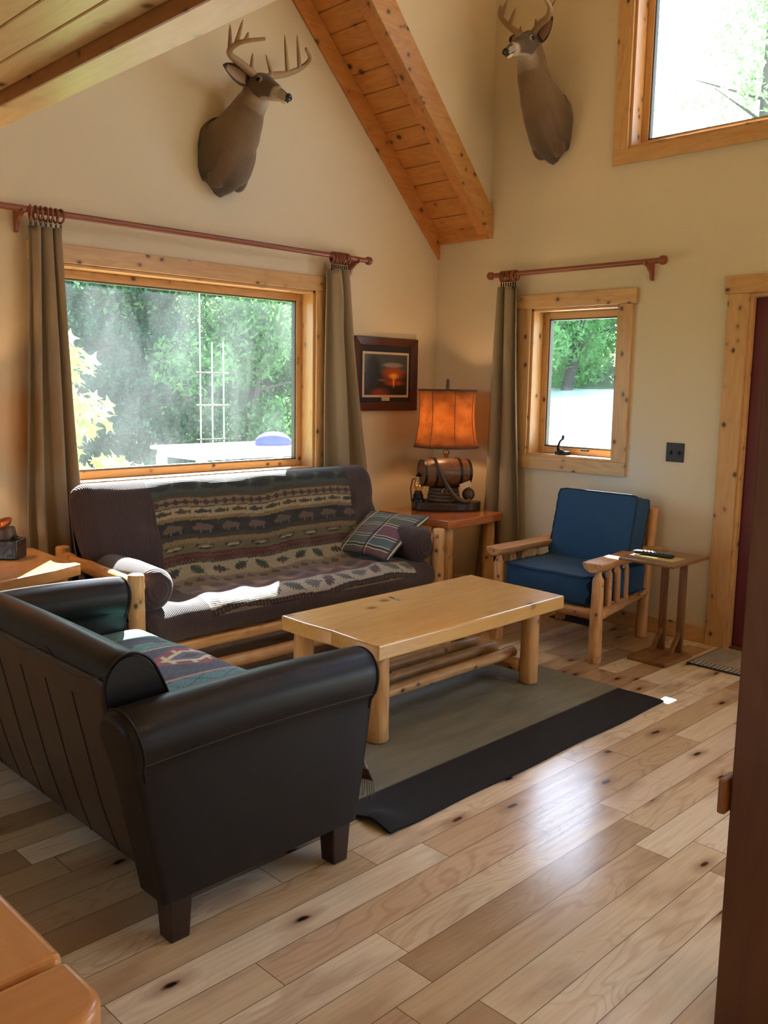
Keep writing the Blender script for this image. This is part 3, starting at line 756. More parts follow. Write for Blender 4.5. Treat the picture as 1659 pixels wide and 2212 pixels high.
pin = 1 - .07 * (np.sin(PI * U) * np.abs(2 * V - 1) + np.sin(PI * V) * np.abs(2 * U - 1))
cen = base.mean((0, 1)); base = cen + (base - cen) * pin[..., None]
th = .058 * (np.sin(PI * U) * np.sin(PI * V)) ** .42 + .004 * np.sin(U * 23 + V * 9) * np.sin(PI * U)
m = M(); m.grid(base + nn * th[..., None], colors=plaid(V, 1 - U)); m.grid(base - nn * (th * .75)[..., None], colors=plaid(V, 1 - U))
m.build('cover', PATT, pw, angle=80)
e = M(); ring = [base[i, 0] for i in range(n)] + [base[-1, j] for j in range(n)] + [base[n - 1 - i, -1] for i in range(n)] + [base[0, n - 1 - j] for j in range(n)]
e.tube([tuple(r) for r in ring[::2]] + [tuple(ring[0])], .004, 6, cap=False).build('piping', plain('pillow_piping', (.04, .05, .05), .9), pw)

# ------------------------------------------------------------------ end table, right
et = thing('end_table', 'log end table in the corner carrying the barrel lamp', 'end table', (-.47, -.58, 0))
pl = [(-.775, -.20), (-.78, -.45), (-.775, -.84), (-.72, -.858), (-.5, -.845), (-.3, -.83), (-.165, -.80), (-.16, -.20)]
M().prism(pl, 'z', .600, .655).build('tabletop', SLABR, et, smooth=False, bevel=.006)
for k, (x, y) in enumerate(((-.715, -.785), (-.225, -.74), (-.70, -.26), (-.23, -.26))):
    M().log((x, y, 0), (x, y, .602), .043, .038, .07, 40 + k, n=7, e=.006).build('leg', LOG, et)
M().log((-.70, -.26, .15), (-.23, -.26, .15), .024, .024, .08, 50).build('stretcher', LOGX, et)
M().log((-.715, -.76, .15), (-.70, -.28, .15), .024, .024, .08, 51).build('stretcher', LOGY, et)
M().log((-.225, -.72, .15), (-.23, -.28, .15), .024, .024, .08, 52).build('stretcher', LOGY, et)

# ------------------------------------------------------------------ end table, left
lt = thing('end_table', 'log end table at the left frame edge with a sunlit triangle on its top', 'end table', (-3.52, -.45, 0))
M().prism([(-3.19, -.125), (-3.20, -.40), (-3.195, -.665), (-3.35, -.73), (-3.60, -.80), (-3.86, -.82), (-3.87, -.125)], 'z', .610, .665).build('tabletop', wood('end_table_honey', (.62, .33, .12), (.52, .24, .07), 'x', rough=.22, knots=.6, coat=.4), lt, smooth=False, bevel=.006)
for k, (x, y) in enumerate(((-3.27, -.60), (-3.78, -.74), (-3.27, -.20), (-3.78, -.20))):
    M().log((x, y, 0), (x, y, .612), .042, .038, .07, 60 + k, n=7, e=.006).build('leg', LOG, lt)

# ------------------------------------------------------------------ lamps
SHADE = None
def shade_mat():
    g = G('rawhide_shade'); tc = g.n('TexCoord')
    n = g.n('TexNoise', {'Vector': (tc, 'Object'), 'Scale': 14.0, 'Detail': 4.0})
    c = g.mix(g.ramp((n, 0), [(.35, 0.0), (.7, 1.0)]), (.80, .46, .21), (.55, .28, .11))
    d = g.n('BsdfDiffuse', {'Color': (.16, .075, .035, 1)})
    t = g.n('BsdfTranslucent'); g.t.links.new(c[0].outputs[2], t.inputs[0])
    return g.surf(g.n('MixShader', {0: .5, 1: d, 2: t}))
SHADE = shade_mat()
RESIN = plain('dark_resin', (.035, .022, .016), .35, bumpscale=30, bstr=.4)
ROPE = plain('bronzed_rope', (.085, .050, .028), .45)
BARREL = wood('barrel_staves', (.17, .075, .03), (.08, .030, .013), 'x', rough=.42, knots=0, coat=.1)
BRASS = plain('aged_brass', (.30, .17, .07), .35, .8)
g = G('lantern_glass'); LGL = g.surf(g.n('MixShader', {0: .25, 1: g.n('BsdfTransparent', {'Color': (1, .85, .6, 1)}), 2: g.n('BsdfGlossy', {'Color': (1, .8, .5, 1), 'Roughness': .1})}))
def shade(t, zb, zt, rb, rt):
    ns, nz = 8, 14; m = M(); per = 6
    P = np.zeros((ns * per, nz, 3))
    for i in range(ns * per):
        a = 2 * PI * (i / (ns * per)); q = (i % per) / per
        bow = 1 / math.cos(PI / ns) * math.cos(PI / ns) / math.cos((q - .5) * 2 * PI / ns) * math.cos(PI / ns) * 1.0
        bow = .6 + .4 * bow / math.cos(PI / ns)
        for j in range(nz):
            s = j / (nz - 1); r = rt + (rb - rt) * (1.0 * s ** 3.5) - .012 * math.sin(PI * s) * (1 - .3 * s)
            P[i, j] = (r * bow * math.cos(a + .2), r * bow * math.sin(a + .2), zt + (zb - zt) * s)
    o = m.grid(P, closeu=True).build('lamp_shade', SHADE, t, local=True, solid=.0015, angle=25)
    dk = plain('shade_trim', (.06, .022, .010), .7)
    for i in range(ns):
        pts = [tuple(P[i * per, j] * np.array((1.006, 1.006, 1))) for j in range(nz)]
        M().tube(pts, .0022, 6).build('seam', dk, o, local=True)
    for j, z in ((0, zt), (nz - 1, zb)):
        ring = [tuple(P[i, j] * np.array((1.004, 1.004, 1))) for i in range(ns * per)]
        M().tube(ring + [ring[0]], .006, 6, cap=False).build('shade_rim', dk, o, local=True)
    return o
def barrel_lamp():
    t = thing('table_lamp', 'lit table lamp with brown panelled shade on a small wooden barrel base', 'lamp', (-.385, -.465, .655), rotz=-PI / 4)
    m = M(); pr = []
    for k in range(40):
        a = 2 * PI * k / 40; r = 1 + .07 * math.sin(3 * a + 1) + .04 * math.sin(7 * a)
        pr.append((.235 * r * math.copysign(abs(math.cos(a)) ** .6, math.cos(a)), .105 * r * math.copysign(abs(math.sin(a)) ** .6, math.sin(a))))
    m.prism(pr, 'z', 0, .062); m.build('base', RESIN, t, local=True, bevel=.012, seg=3)
    for k in range(4):
        r = M(); pts = []; R = .105 - .004 * k
        for i in range(73): pts.append((R * math.cos(2 * PI * i / 72) - .01, .85 * R * math.sin(2 * PI * i / 72), .075 + .024 * k))
        strands = M()
        for s in range(3):
            pp = []
            for i in range(289):
                a = 2 * PI * i / 288; tw = a * 22 + s * 2 * PI / 3
                rr = R + .0065 * math.cos(tw); pp.append((rr * math.cos(a) - .01, .85 * rr * math.sin(a), .075 + .024 * k + .0065 * math.sin(tw)))
            strands.tube(pp, .0075, 6, cap=False)
        strands.build('rope_coil', ROPE, t, local=True)
    prof = [(.0, -.172), (.080, -.172), (.083, -.175), (.088, -.172), (.100, -.10), (.106, 0), (.100, .10), (.088, .172), (.083, .175), (.080, .172), (.0, .172)]
    tilt = Matrix.Rotation(-.04, 3, 'Y')
    b = M().lathe(prof, (0, 0, 0), 40, 'x'); b.v = [tuple(Matrix.Rotation(.30, 3, 'Z') @ Vector(v) + Vector((-.005, 0, .262))) for v in b.v]
    bo = b.build('barrel', BARREL, t, local=True)
    for xx, r in ((-.165, .0905), (-.09, .1035), (.09, .1035), (.165, .0905)):
        h = M().lathe([(r, -.010), (r + .003, -.008), (r + .003, .008), (r, .010)], (xx, 0, 0), 40, 'x', cap=False)
        h.v = [tuple(Matrix.Rotation(.30, 3, 'Z') @ Vector(v) + Vector((-.005, 0, .262))) for v in h.v]; h.build('hoop', DKMET, bo, local=True)
    # the year on the barrel
    cu = bpy.data.curves.new('year_lettering', 'FONT'); cu.body = '1876'; cu.size = .042; cu.extrude = .0005; cu.align_x = 'CENTER'
    tx = bpy.data.objects.new('year_lettering', cu); COL.objects.link(tx); tx.parent = bo; tx.data.materials.append(BLACK)
    me = bpy.data.meshes.new_from_object(tx); bpy.data.objects.remove(tx); tx = bpy.data.objects.new('year_lettering', me); COL.objects.link(tx); tx.parent = bo
    tx.location = (.035, -.073 + .012, .328); tx.rotation_euler = (PI / 2 - .75, 0, .30)
    M().lathe([(.026, .355), (.024, .368), (.012, .372), (.012, .378), (.020, .392), (.022, .405), (.016, .425), (.010, .445), (.010, .52)], (0, 0, 0), 20).build('neck', BRASS, t, local=True)
    sh = shade(t, .445, .835, .222, .198)
    M().tube([(0, 0, .52), (0, 0, .84)], .004, 8).build('harp', BRASS, t, local=True)
    sp = M()
    for a in range(3): sp.tube([(0, 0, .83), (.19 * math.cos(a * 2.094 + .2), .19 * math.sin(a * 2.094 + .2), .832)], .0025, 6)
    sp.build('spider', BRASS, t, local=True)
    M().tube([(0, 0, .84), (.0, 0, .86), (.001, 0, .90), (0, 0, .912)], [.012, .013, .011, .006], 10, True, .2).build('finial', ROPE, t, local=True)
    M().ball((0, 0, .60), .03, 16, sc=(1, 1, 1.35)).build('bulb', bulbm, t, local=True)
    # oil lantern on the left
    l = M().lathe([(.050, .062), (.048, .080), (.036, .085), (.036, .110), (.030, .115), (.024, .135)], (-.190, -.045, 0), 20)
    lo = l.build('lantern', DKMET, t, local=True)
    M().lathe([(.020, .135), (.032, .155), (.034, .175), (.026, .205), (.014, .225), (.014, .24)], (-.190, -.045, 0), 20, cap=False).build('chimney', LGL, lo, local=True)
    M().lathe([(.017, .236), (.020, .245), (.010, .255), (.008, .262)], (-.190, -.045, 0), 16).build('lantern_cap', DKMET, lo, local=True)
    M().tube([(-.235, -.045, .07), (-.243, -.045, .15), (-.232, -.045, .215), (-.212, -.045, .222)], .0055, 8).build('handle', ROPE, lo, local=True)
    # flintlock leaning across the barrel
    p = M().tube([(-.085, -.098, .372), (-.045, -.118, .28), (.0, -.128, .19), (.035, -.130, .135)], [.010, .011, .014, .019], 10)
    p.tube([(.03, -.130, .14), (.075, -.128, .095), (.13, -.12, .072), (.165, -.115, .078)], [.020, .018, .015, .020], 10)
    po = p.build('flintlock', plain('gun_stock', (.06, .035, .022), .35, .3), t, local=True)
    M().torus((.015, -.14, .145), .014, .003, 'y', 14, 6).tube([(-.01, -.143, .17), (-.025, -.146, .155), (-.03, -.144, .14)], .004, 6).build('lock', BRASS, po, local=True)
    # flask and card
    M().ball((.165, .0, .112), .045, 20, sc=(1, .8, 1)).lathe([(.018, .15), (.013, .165), (.020, .178)], (.158, 0, 0), 14).build('flask', ROPE, t, local=True)
    c = M().box(.095, .175, -.082, -.079, .165, .205, rot=Matrix.Rotation(-.38, 3, 'Y'))
    c.build('tag_card', PAPER, t, local=True, smooth=False)
    return t
g = G('warm_bulb'); bulbm = g.surf(g.n('Emission', {'Color': (1, .55, .25, 1), 'Strength': 40.0}))
lamp = barrel_lamp()
def bulb_light(name, loc, e, col=(1, .56, .26), r=.04):
    l = bpy.data.lights.new(name, 'POINT'); l.energy = e; l.color = col; l.shadow_soft_size = r
    o = bpy.data.objects.new(name, l); COL.objects.link(o); o.location = loc; return o
LB1 = bulb_light('lamp_bulb_light', (-.385, -.465, 1.28), 11)

def pan_lamp():
    t = thing('table_lamp', 'dark rustic lamp base with a copper pan cut off by the left frame edge', 'lamp', (-3.475, -.235, .665), rotz=-PI / 4)
    M().box(-.34, .185, -.06, .06, 0, .095).build('base', RESIN, t, local=True, bevel=.008)
    r = M()
    for k in range(7): r.ball((.02 + .025 * k, -.02 + .02 * (k % 2), .10), .016 + .004 * (k % 3), 8, sc=(1.3, 1, .8))
    r.build('pebbles', RESIN, t, local=True)
    pan = M().lathe([(.0, 0), (.042, .0), (.055, .018), (.052, .020), (.040, .006), (.0, .005)], (0, 0, 0), 24)
    R = Matrix.Rotation(.35, 3, 'X') @ Matrix.Rotation(-.3, 3, 'Y')
    pan.v = [tuple(R @ Vector(v) + Vector((.10, -.01, .155))) for v in pan.v]; pan.build('copper_pan', plain('copper', (.35, .13, .05), .35, .7), t, local=True)
    M().lathe([(.045, .09), (.048, .115), (.042, .15)], (.11, 0, 0), 20).build('bucket', ROPE, t, local=True)
    M().tube([(.085, -.01, .16), (.03, -.01, .24), (-.02, -.01, .34)], [.010, .009, .008], 8).build('pan_handle', RESIN, t, local=True)
    M().tube([(-.14, 0, .095), (-.14, 0, .52)], .012, 10).build('neck', BRASS, t, local=True)
    shade(t, .45, .80, .19, .16).location.x = -.14
    M().tube([(-.14, 0, .52), (-.14, 0, .80)], .004, 8).build('harp', BRASS, t, local=True)
    M().ball((-.14, 0, .60), .03, 16, sc=(1, 1, 1.35)).build('bulb', bulbm, t, local=True)
pan_lamp()
LB2 = bulb_light('lamp_bulb_light', (-3.574, -.101 - .05, 1.33), 12)

# ------------------------------------------------------------------ coffee table
ct = thing('coffee_table', 'long low pine slab coffee table with log legs on the rug', 'coffee table', (-1.92, -1.73, .012))
tp = [(-2.60, -1.415), (-2.607, -1.60), (-2.598, -1.76), (-2.610, -1.93), (-2.607, -2.062), (-2.0, -2.068), (-1.262, -2.060), (-1.250, -1.9), (-1.243, -1.7), (-1.235, -1.5), (-1.225, -1.405), (-1.9, -1.412)]
M().prism(tp, 'z', .392, .460).build('tabletop', SLAB, ct, smooth=False, bevel=.008, seg=3)
for k, (x, y) in enumerate(((-2.53, -1.985), (-1.418, -1.965), (-2.53, -1.495), (-1.418, -1.495))):
    M().log((x, y, .012), (x, y, .395), .049, .046, .04, 70 + k, n=6, e=.008).build('leg', LOG, ct)
for k, x in enumerate((-2.50, -1.44)):
    M().log((x, -1.93, .100), (x, -1.53, .100), .038, .036, .07, 80 + k, n=6).build('stretcher', LOGY, ct)
for k, y in enumerate((-1.86, -1.74, -1.62)):
    M().log((-2.54, y, .148 + .008 * k), (-1.40, y + .01, .146), .026, .030, .10, 90 + k, n=12).build('shelf_log', LOGX, ct)
tl = thing('pocket_knife', 'tiny folding knife lying near the far edge of the coffee table', 'pocket knife', (-1.976, -1.536, .46))
M().box(-1.982, -1.970, -1.585, -1.535, .460, .468).build('handle', STEEL, tl, smooth=False, bevel=.002)
M().prism([(-1.981, -1.537), (-1.971, -1.537), (-1.970, -1.51), (-1.968, -1.488)], 'z', .461, .464).build('blade', DKMET, tl, smooth=False)

# ------------------------------------------------------------------ rugs
def rug():
    nx, ny = 160, 120; x0, x1, y0, y1 = -3.06, -1.145, -2.583, -1.25
    U, V = np.meshgrid(np.linspace(0, 1, nx), np.linspace(0, 1, ny), indexing='ij')
    X = x0 + (x1 - x0) * U; Y = y0 + (y1 - y0) * V
    X = X + .004 * np.sin(Y * 22) * (U > .98); Y = Y + .004 * np.sin(X * 9) * (V < .03)
    lift = .028 * np.exp(-((X + 3.03) ** 2 + (Y + 2.50) ** 2) / .07 ** 2)
    Z = .011 + lift
    P = np.stack([X, Y, Z], -1); B = P.copy(); B[..., 2] = .0015 + lift * .9
    m = M(); dark = (Y < -2.335) | (Y > -1.50)
    C = np.zeros((nx, ny, 3)); C[:] = (.24, .25, .20); C[dark] = (.013, .013, .017)
    m.grid(P, colors=C); edge = [(i, 0) for i in range(nx)] + [(nx - 1, j) for j in range(ny)] + [(nx - 1 - i, ny - 1) for i in range(nx)] + [(0, ny - 1 - j) for j in range(ny)]
    k = len(m.v); vs = []; cs = []
    for i, j in edge: vs += [tuple(map(float, P[i, j])), tuple(map(float, B[i, j]))]; cs += [(.012, .012, .015)] * 2
    m.add(vs, [(2 * q, 2 * q + 1, 2 * q + 3, 2 * q + 2) for q in range(len(edge) - 1)]); m.c += cs
    gm = G('rug_pile'); tc = gm.n('TexCoord'); nz = gm.n('TexNoise', {'Vector': (tc, 'Object'), 'Scale': 220.0, 'Detail': 3.0}); lo = gm.n('TexNoise', {'Vector': gm.n('VectorMath', {0: (tc, 'Object'), 1: (1., 5., 1.)}, operation='MULTIPLY'), 'Scale': 3.0})
    c = gm.mix(gm.math('MULTIPLY', (lo, 0), .5), (gm.n('Attribute', attribute_name='Col'), 0), (.0, .0, .0))
    c = gm.mix(gm.math('MULTIPLY', (nz, 0), .25), c, (.3, .3, .25), 'SOFT_LIGHT')
    mt = gm.bsdf(c, .95, bump=(nz, 0), bstr=.8, bdist=.003)
    tag(m.build('area_rug', mt), 'grey area rug with wide black end bands under the coffee table', 'rug')
rug()
def mat():
    nx, ny = 70, 150; x0, x1, y0, y1 = -.47, -.045, -3.20, -2.36
    U, V = np.meshgrid(np.linspace(x0, x1, nx), np.linspace(y0, y1, ny), indexing='ij')
    C = np.zeros((nx, ny, 3)); C[:] = hexc('6b6250')
    chk = ((np.floor(U / .009) + np.floor(V / .009)) % 2 == 0); C[chk] = hexc('a39a80')
    inner = (U > x0 + .10) & (U < x1 - .06) & (V > y0 + .12) & (V < y1 - .17); C[inner] = hexc('a5927c')
    e1 = (U < x0 + .075); st = (np.sin(V * 260) > 0) & e1; C[e1] = hexc('3b3631'); C[st & e1] = hexc('b5ad9d')
    e = (U < x0 + .010) | (V > y1 - .008); C[e] = hexc('2a2622')
    P = np.stack([U, V, np.full_like(U, .010)], -1)
    m = M(); m.grid(P, colors=C); o = m.build('doormat', PATT, solid=.008, off=-1)
    tag(o, 'braided grey and tan doormat in front of the red door', 'doormat')
mat()

# ------------------------------------------------------------------ dark leather loveseat
so = thing('leather_loveseat', 'dark brown leather loveseat seen from behind, in the left foreground', 'sofa', (-3.6, -1.8, 0))
YN, YF = -2.47, -1.19
bp = [(-3.80, .135), (-3.885, .135), (-3.935, .30), (-3.985, .52), (-4.018, .68), (-4.020, .735), (-4.002, .775), (-3.965, .797), (-3.925, .793), (-3.885, .765), (-3.850, .70), (-3.815, .60), (-3.795, .48), (-3.785, .30), (-3.785, .135)]
bpp = [tuple(p) for p in catmull(bp[1:-1], 5)] + [bp[-1], bp[0]]
def back_mesh():
    m = M(); n = len(bpp); ys = [YN, YN + .012, YN + .03] + list(np.linspace(YN + .1, YF - .03, 12)) + [YF]
    vs = []; cx, cz = -3.9, .5
    for k, y in enumerate(ys):
        s = {0: .965, 1: .99}.get(k, 1.0)
        for (x, z) in bpp: vs.append((cx + (x - cx) * (s if z > .2 else 1), y, cz + (z - cz) * (s if z > .2 else 1) + (0 if z < .7 else .008 * math.sin((y - YN) / (YF - YN) * PI))))
    fs = []
    for i in range(len(ys) - 1):
        for k in range(n): fs.append((i * n + k, (i + 1) * n + k, (i + 1) * n + (k + 1) % n, i * n + (k + 1) % n))
    fs += [tuple(range(n)), tuple(range((len(ys) - 1) * n, len(ys) * n))[::-1]]
    return m.add(vs, fs)
bk = back_mesh().build('backrest', LEATHER, so, angle=50)
# outer back panel skin in brown with vertical stitched seams
def skin():
    pr = [p for p in bpp[:-2] if p[0] < -3.87 and p[1] < .742 and p[1] > .13]; pr = [(x - .0035, z) for x, z in pr if x < -3.88]
    m = M(); ys = np.linspace(YN + .004, YF, 40)
    P = np.array([[(x, y, z) for (x, z) in pr] for y in ys]); m.grid(P)
    o = m.build('back_panel', LEATHERB, bk, solid=.002)
    th = plain('leather_stitching', (.012, .007, .005), .5)
    for k, y in enumerate((-2.27, -2.10, -1.93, -1.76, -1.59, -1.42)):
        M().tube([(x - .0015, y, z) for x, z in pr if z < .66], .0018, 5).build('seam', th, o)
    # scalloped seam along the top edge
    pts = []
    for k in range(60):
        y = YN + (YF - YN) * k / 59; s = ((y - YN) / .36) % 1; z = .752 - .040 * math.sin(PI * min(s, 1)) ** 1.0
        x = np.interp(z, [p[1] for p in bpp[5:28]], [p[0] for p in bpp[5:28]]); pts.append((float(x) - .003, y, z))
    M().tube(pts, .0022, 5).build('seam', th, o)
skin()
M().tube([(x + (.0 if z < .7 else 0), YN + .001, z) for x, z in bpp[3:-10]], .0045, 6, cap=True).build('piping', LEATHER, bk)
def arm(yc, lab):
    s = 1 if lab else -1
    # mushroom profile in (y, z), extruded along x with a gentle swell; front leans forward at the top
    pr = [(-.070, .135), (-.075, .30), (-.076, .50), (-.080, .535), (-.092, .555), (-.098, .59), (-.090, .632), (-.066, .664), (-.030, .680), (.01, .680), (.05, .664), (.072, .632), (.078, .59), (.070, .55), (.060, .52), (.058, .40), (.058, .135)]
    pr = [tuple(p) for p in catmull(pr, 3)]; n = len(pr); m = M(); vs = []
    xs = [(-4.055, .90), (-4.05, .96), (-4.03, 1.0)] + [(x, 1.0) for x in np.linspace(-3.95, -3.28, 8)] + [(-3.21, 1.0), (-3.175, .985), (-3.160, .93), (-3.158, .80)]
    for x, sc in xs:
        for (y, z) in pr:
            f = (x + 4.055) / (.895)   # 0 back .. 1 front
            top = max(0, (z - .135) / .545)
            xx = x + (1 - f) * (1 - top) * .11 - f * (1 - top) * .085 * (1 if top < 1 else 0)
            yy = y * sc * (1 if lab else -1); zz = (z - .45) * (sc if z > .5 else 1) + .45
            zz += .012 * math.sin(PI * f) * (z > .5)
            vs.append((xx - (0 if lab else .06 * f), yc + yy, zz))
    fs = []
    for i in range(len(xs) - 1):
        for k in range(n): fs.append((i * n + k, i * n + (k + 1) % n, (i + 1) * n + (k + 1) % n, (i + 1) * n + k) if s > 0 else (i * n + k, (i + 1) * n + k, (i + 1) * n + (k + 1) % n, i * n + (k + 1) % n))
    fs += [tuple(range(n)), tuple(range((len(xs) - 1) * n, len(xs) * n))]
    m.add(vs, fs); bmf = m.build('armrest', LEATHER, so, angle=50)
    for q in (2, len(xs) - 3):
        M().tube([vs[q * n + k] for k in range(6, n - 6)], .0035, 6).build('piping', LEATHER, bmf)
    M().tube([vs[i * n + 11] for i in range(2, len(xs) - 2)], .0025, 5).build('seam', plain('arm_seam', (.01, .006, .005), .5), bmf)
    return bmf
arm(-2.545, 1); arm(-1.12, 0)
M().box(-3.80, -3.235, -2.48, -1.185, .135, .33).build('seat_base', LEATHER, so, bevel=.02, seg=3)
M().box(-3.81, -3.185, -2.478, -1.187, .325, .440).build('seat_cushion', LEATHER, so, bevel=.035, seg=4)
for x in (-3.295, -3.885):
    for y in (-2.565, -1.10):
        f = M(); w = .037; b = .030
        vs = [(x - w, y - w, .14), (x + w, y - w, .14), (x + w, y + w, .14), (x - w, y + w, .14), (x - b, y - b, 0), (x + b, y - b, 0), (x + b, y + b, 0), (x - b, y + b, 0)]
        f.add(vs, [(0, 1, 2, 3), (7, 6, 5, 4), (0, 4, 5, 1), (1, 5, 6, 2), (2, 6, 7, 3), (3, 7, 4, 0)])
        f.build('leg', plain('espresso_leg', (.022, .010, .008), .35), so, smooth=False, bevel=.005)

# ------------------------------------------------------------------ tapestry throw on the loveseat
def throw():
    ln = [(-3.80, .455), (-3.65, .462), (-3.45, .466), (-3.27, .466), (-3.19, .452), (-3.155, .41), (-3.148, .34), (-3.140, .24), (-3.132, .15)]
    pr = catmull(ln, 20); nv = len(pr); ny = 300; ys = np.linspace(-2.465, -1.20, ny)
    seg = np.hypot(*np.diff(pr, axis=0).T); s = np.concatenate([[0], np.cumsum(seg)])
    Y, Sx = np.meshgrid(ys, s, indexing='ij')
    X = np.repeat(pr[:, 0][None], ny, 0).copy(); Z = np.repeat(pr[:, 1][None], ny, 0).copy()
    dr = np.clip((Sx - .66) / .3, 0, 1)
    X += .018 * dr * (1 + np.sin(Y * 22 + 1)) + .105 * dr * np.exp(-((Y + 2.45) / .14) ** 2)
    crown = .010 * np.sin((Y + 2.47) / 1.27 * PI) * (1 - dr); Z += crown + .003 * np.sin(Y * 14 + Sx * 9) * (1 - dr)
    # painted patchwork. a: 0 far .. 1 near, b: distance from back
    a = (ys[-1] - Y) / 1.265; b = Sx
    C = np.zeros(a.shape + (3,)); C[:] = hexc('2c3a55')
    def rect(a0, a1, b0, b1, col): m = ((a > a0) & (a < a1) & (b > b0) & (b < b1)).astype(float); blob(C, m, hexc(col)); return m
    nz = np.random.rand(*a.shape)
    A_ = a * 1.265
    rect(-.1, .06, -.1, .25, '4a2c30'); 
    m = rect(0.0, .27, .10, 1.2, '3f7d7c'); blob(C, .35 * m * (np.sin(A_ * 120 + 3 * np.sin(b * 30)) > .3), hexc('6fae9e'))
    bear = np.maximum.reduce([ell(A_, b, .185, .47, .055, .12, .1), ell(A_, b, .17, .33, .035, .05, .15), ell(A_, b, .20, .28, .02, .03, .2), ell(A_, b, .25, .40, .03, .03, .2), ell(A_, b, .25, .55, .03, .03, .2)])
    blob(C, bear * m, hexc('2b3350')); blob(C, ell(A_, b, .215, .265, .012, .03, .3) * m, hexc('c9b69a'))
    m = rect(.28, .56, .26, 1.2, '1f2c4c'); blob(C, .5 * m * (nz > .7), hexc('46598a'))
    q = np.abs((A_ - .50) / .12) + np.abs((b - .53) / .22); blob(C, m * (q < 1), hexc('8a3a4c')); blob(C, m * (q < .62), hexc('d9cfb0')); blob(C, m * (q < .44), hexc('5a6180')); blob(C, m * (q < .2), hexc('2b3350'))
    q = np.abs((A_ - .50) / .12) + np.abs((b - .53) / .22); hk = (np.sin(b * 90) > .75) & (q > .62) & (q < .85); blob(C, m * hk, hexc('d9cfb0'))
    m = rect(.28, .60, -.1, .25, '4a6f80'); blob(C, m * star(A_, b, .58, .14, .10, 9, .3), hexc('a5c4c6')); blob(C, m * ell(A_, b, .58, .16, .03, .05, .2), hexc('8a3440'))
    rect(.27, .28, .0, 1.2, 'c99a94'); rect(.56, .575, .26, 1.2, 'b98a8c'); rect(.28, .60, .25, .262, 'b98a8c')
    m = rect(.575, .83, .20, 1.2, '4d8798'); tw = (np.abs(np.sin(A_ * 34 + b * 22)) < .10) | (np.abs(np.sin(A_ * 30 - b * 26)) < .10); blob(C, m * tw, hexc('26303f'))
    lo = m * ((((A_ - .93) / .11) ** 2 + ((b - .55) / .20) ** 2) < 1); blob(C, lo, hexc('8a7f8c')); blob(C, lo * ((np.sin(b * 110) > .2) | (np.sin(A_ * 160) > .8)), hexc('4c4656'))
    m = rect(.83, .845, .1, 1.2, 'b98a8c'); m = rect(.845, 1.1, .1, 1.2, '39588c'); blob(C, m * ell(A_, b, 1.13, .50, .03, .22, .15), hexc('c9b89c')); blob(C, m * ell(A_, b, 1.10, .45, .02, .16, .3), hexc('3f7d6c'))
    m = rect(.60, 1.1, -.1, .20, '232c4c'); blob(C, m * star(A_, b, .95, .10, .08, 6, .5), hexc('5f9a8c')); blob(C, m * (nz > .8), hexc('46598a')); rect(.60, 1.1, .20, .212, 'b98a8c')
    # hanging border: orange, cream blocks, red
    m = (b > .72).astype(float); blob(C, m, hexc('7a5233')); blob(C, ((b > .84) & (b < .88)).astype(float) * (np.sin(A_ * 80) > -.4), hexc('9a948c')); blob(C, (b > .88).astype(float), hexc('4a1512'))
    C *= (.82 + .36 * nz)[..., None]
    P = np.stack([X, Y, Z], -1)
    t = thing('throw_blanket', 'tapestry throw with bear and diamond patches spread over the loveseat seat', 'blanket', (-3.45, -1.83, .45))
    M().grid(P, colors=C).build('blanket', PATT, t, solid=.005, off=1, angle=80)
    fr = M(); rs = random.Random(3)
    for k in range(150):
        i = int(k / 149 * (ny - 1)); p = P[i, -1]; d1 = rs.uniform(-.008, .008); L = rs.uniform(.055, .08)
        fr.tube([tuple(p), (p[0] + .004 + d1, p[1] + d1, p[2] - L * .5), (p[0] + .002 - d1, p[1] + rs.uniform(-.01, .01), p[2] - L)], [.0028, .0024, .0016], 4)
    o = fr.build('fringe', plain('fringe_yarn', (.20, .19, .16), .9), t); o['kind'] = 'stuff'
throw()

# ------------------------------------------------------------------ blue log armchair
ac = thing('log_armchair', 'peeled log armchair with navy blue cushions under the small window', 'armchair', (-.52, -1.65, 0))
FR, FL, BR, BL = (-.838, -1.995), (-.862, -1.325), (-.135, -1.905), (-.150, -1.325)
for k, (p, r0, r1, h) in enumerate(((FR, .040, .031, .53), (FL, .040, .031, .53))):
    M().tube([(p[0], p[1], 0), (p[0], p[1], .012), (p[0] + .003, p[1], .08), (p[0] - .002, p[1], .25), (p[0], p[1], .38), (p[0], p[1], .47), (p[0], p[1], .492), (p[0], p[1], .535)], [.034, .039, .0375, .034, .033, .032, .020, .017], 18, True, .10, 100 + k).build('leg', CHAIRW, ac)
for k, p in enumerate((BR, BL)):
    M().log((p[0] - .03, p[1], 0), (p[0] + .045, p[1], .80), .036, .030, .08, 110 + k, n=10, bow=.008).build('leg', CHAIRW, ac)
def halflog(a, b, w, name):
    a = Vector(a); b = Vector(b); d = (b - a).normalized(); sd = Vector((-d.y, d.x, 0)).normalized(); m = M(); n = 14; vs = []
    L = 9
    for i in range(L + 1):
        c = a.lerp(b, i / L); ww = w * (1 + .06 * math.sin(i * 1.3)); e = .93 if i in (0, L) else 1
        for k in range(n + 1):
            an = PI * k / n; vs.append(c + sd * math.cos(an) * ww / 2 * e + Vector((0, 0, -math.sin(an) * ww * .46 * e)))
    fs = []
    for i in range(L):
        for k in range(n + 1):
            k2 = (k + 1) % (n + 1); fs.append((i * (n + 1) + k, (i + 1) * (n + 1) + k, (i + 1) * (n + 1) + k2, i * (n + 1) + k2))
    fs += [tuple(range(n + 1)), tuple(range(L * (n + 1), (L + 1) * (n + 1)))[::-1]]
    return m.add(vs, fs).build(name, CHAIRX, ac, bevel=.004, angle=35)
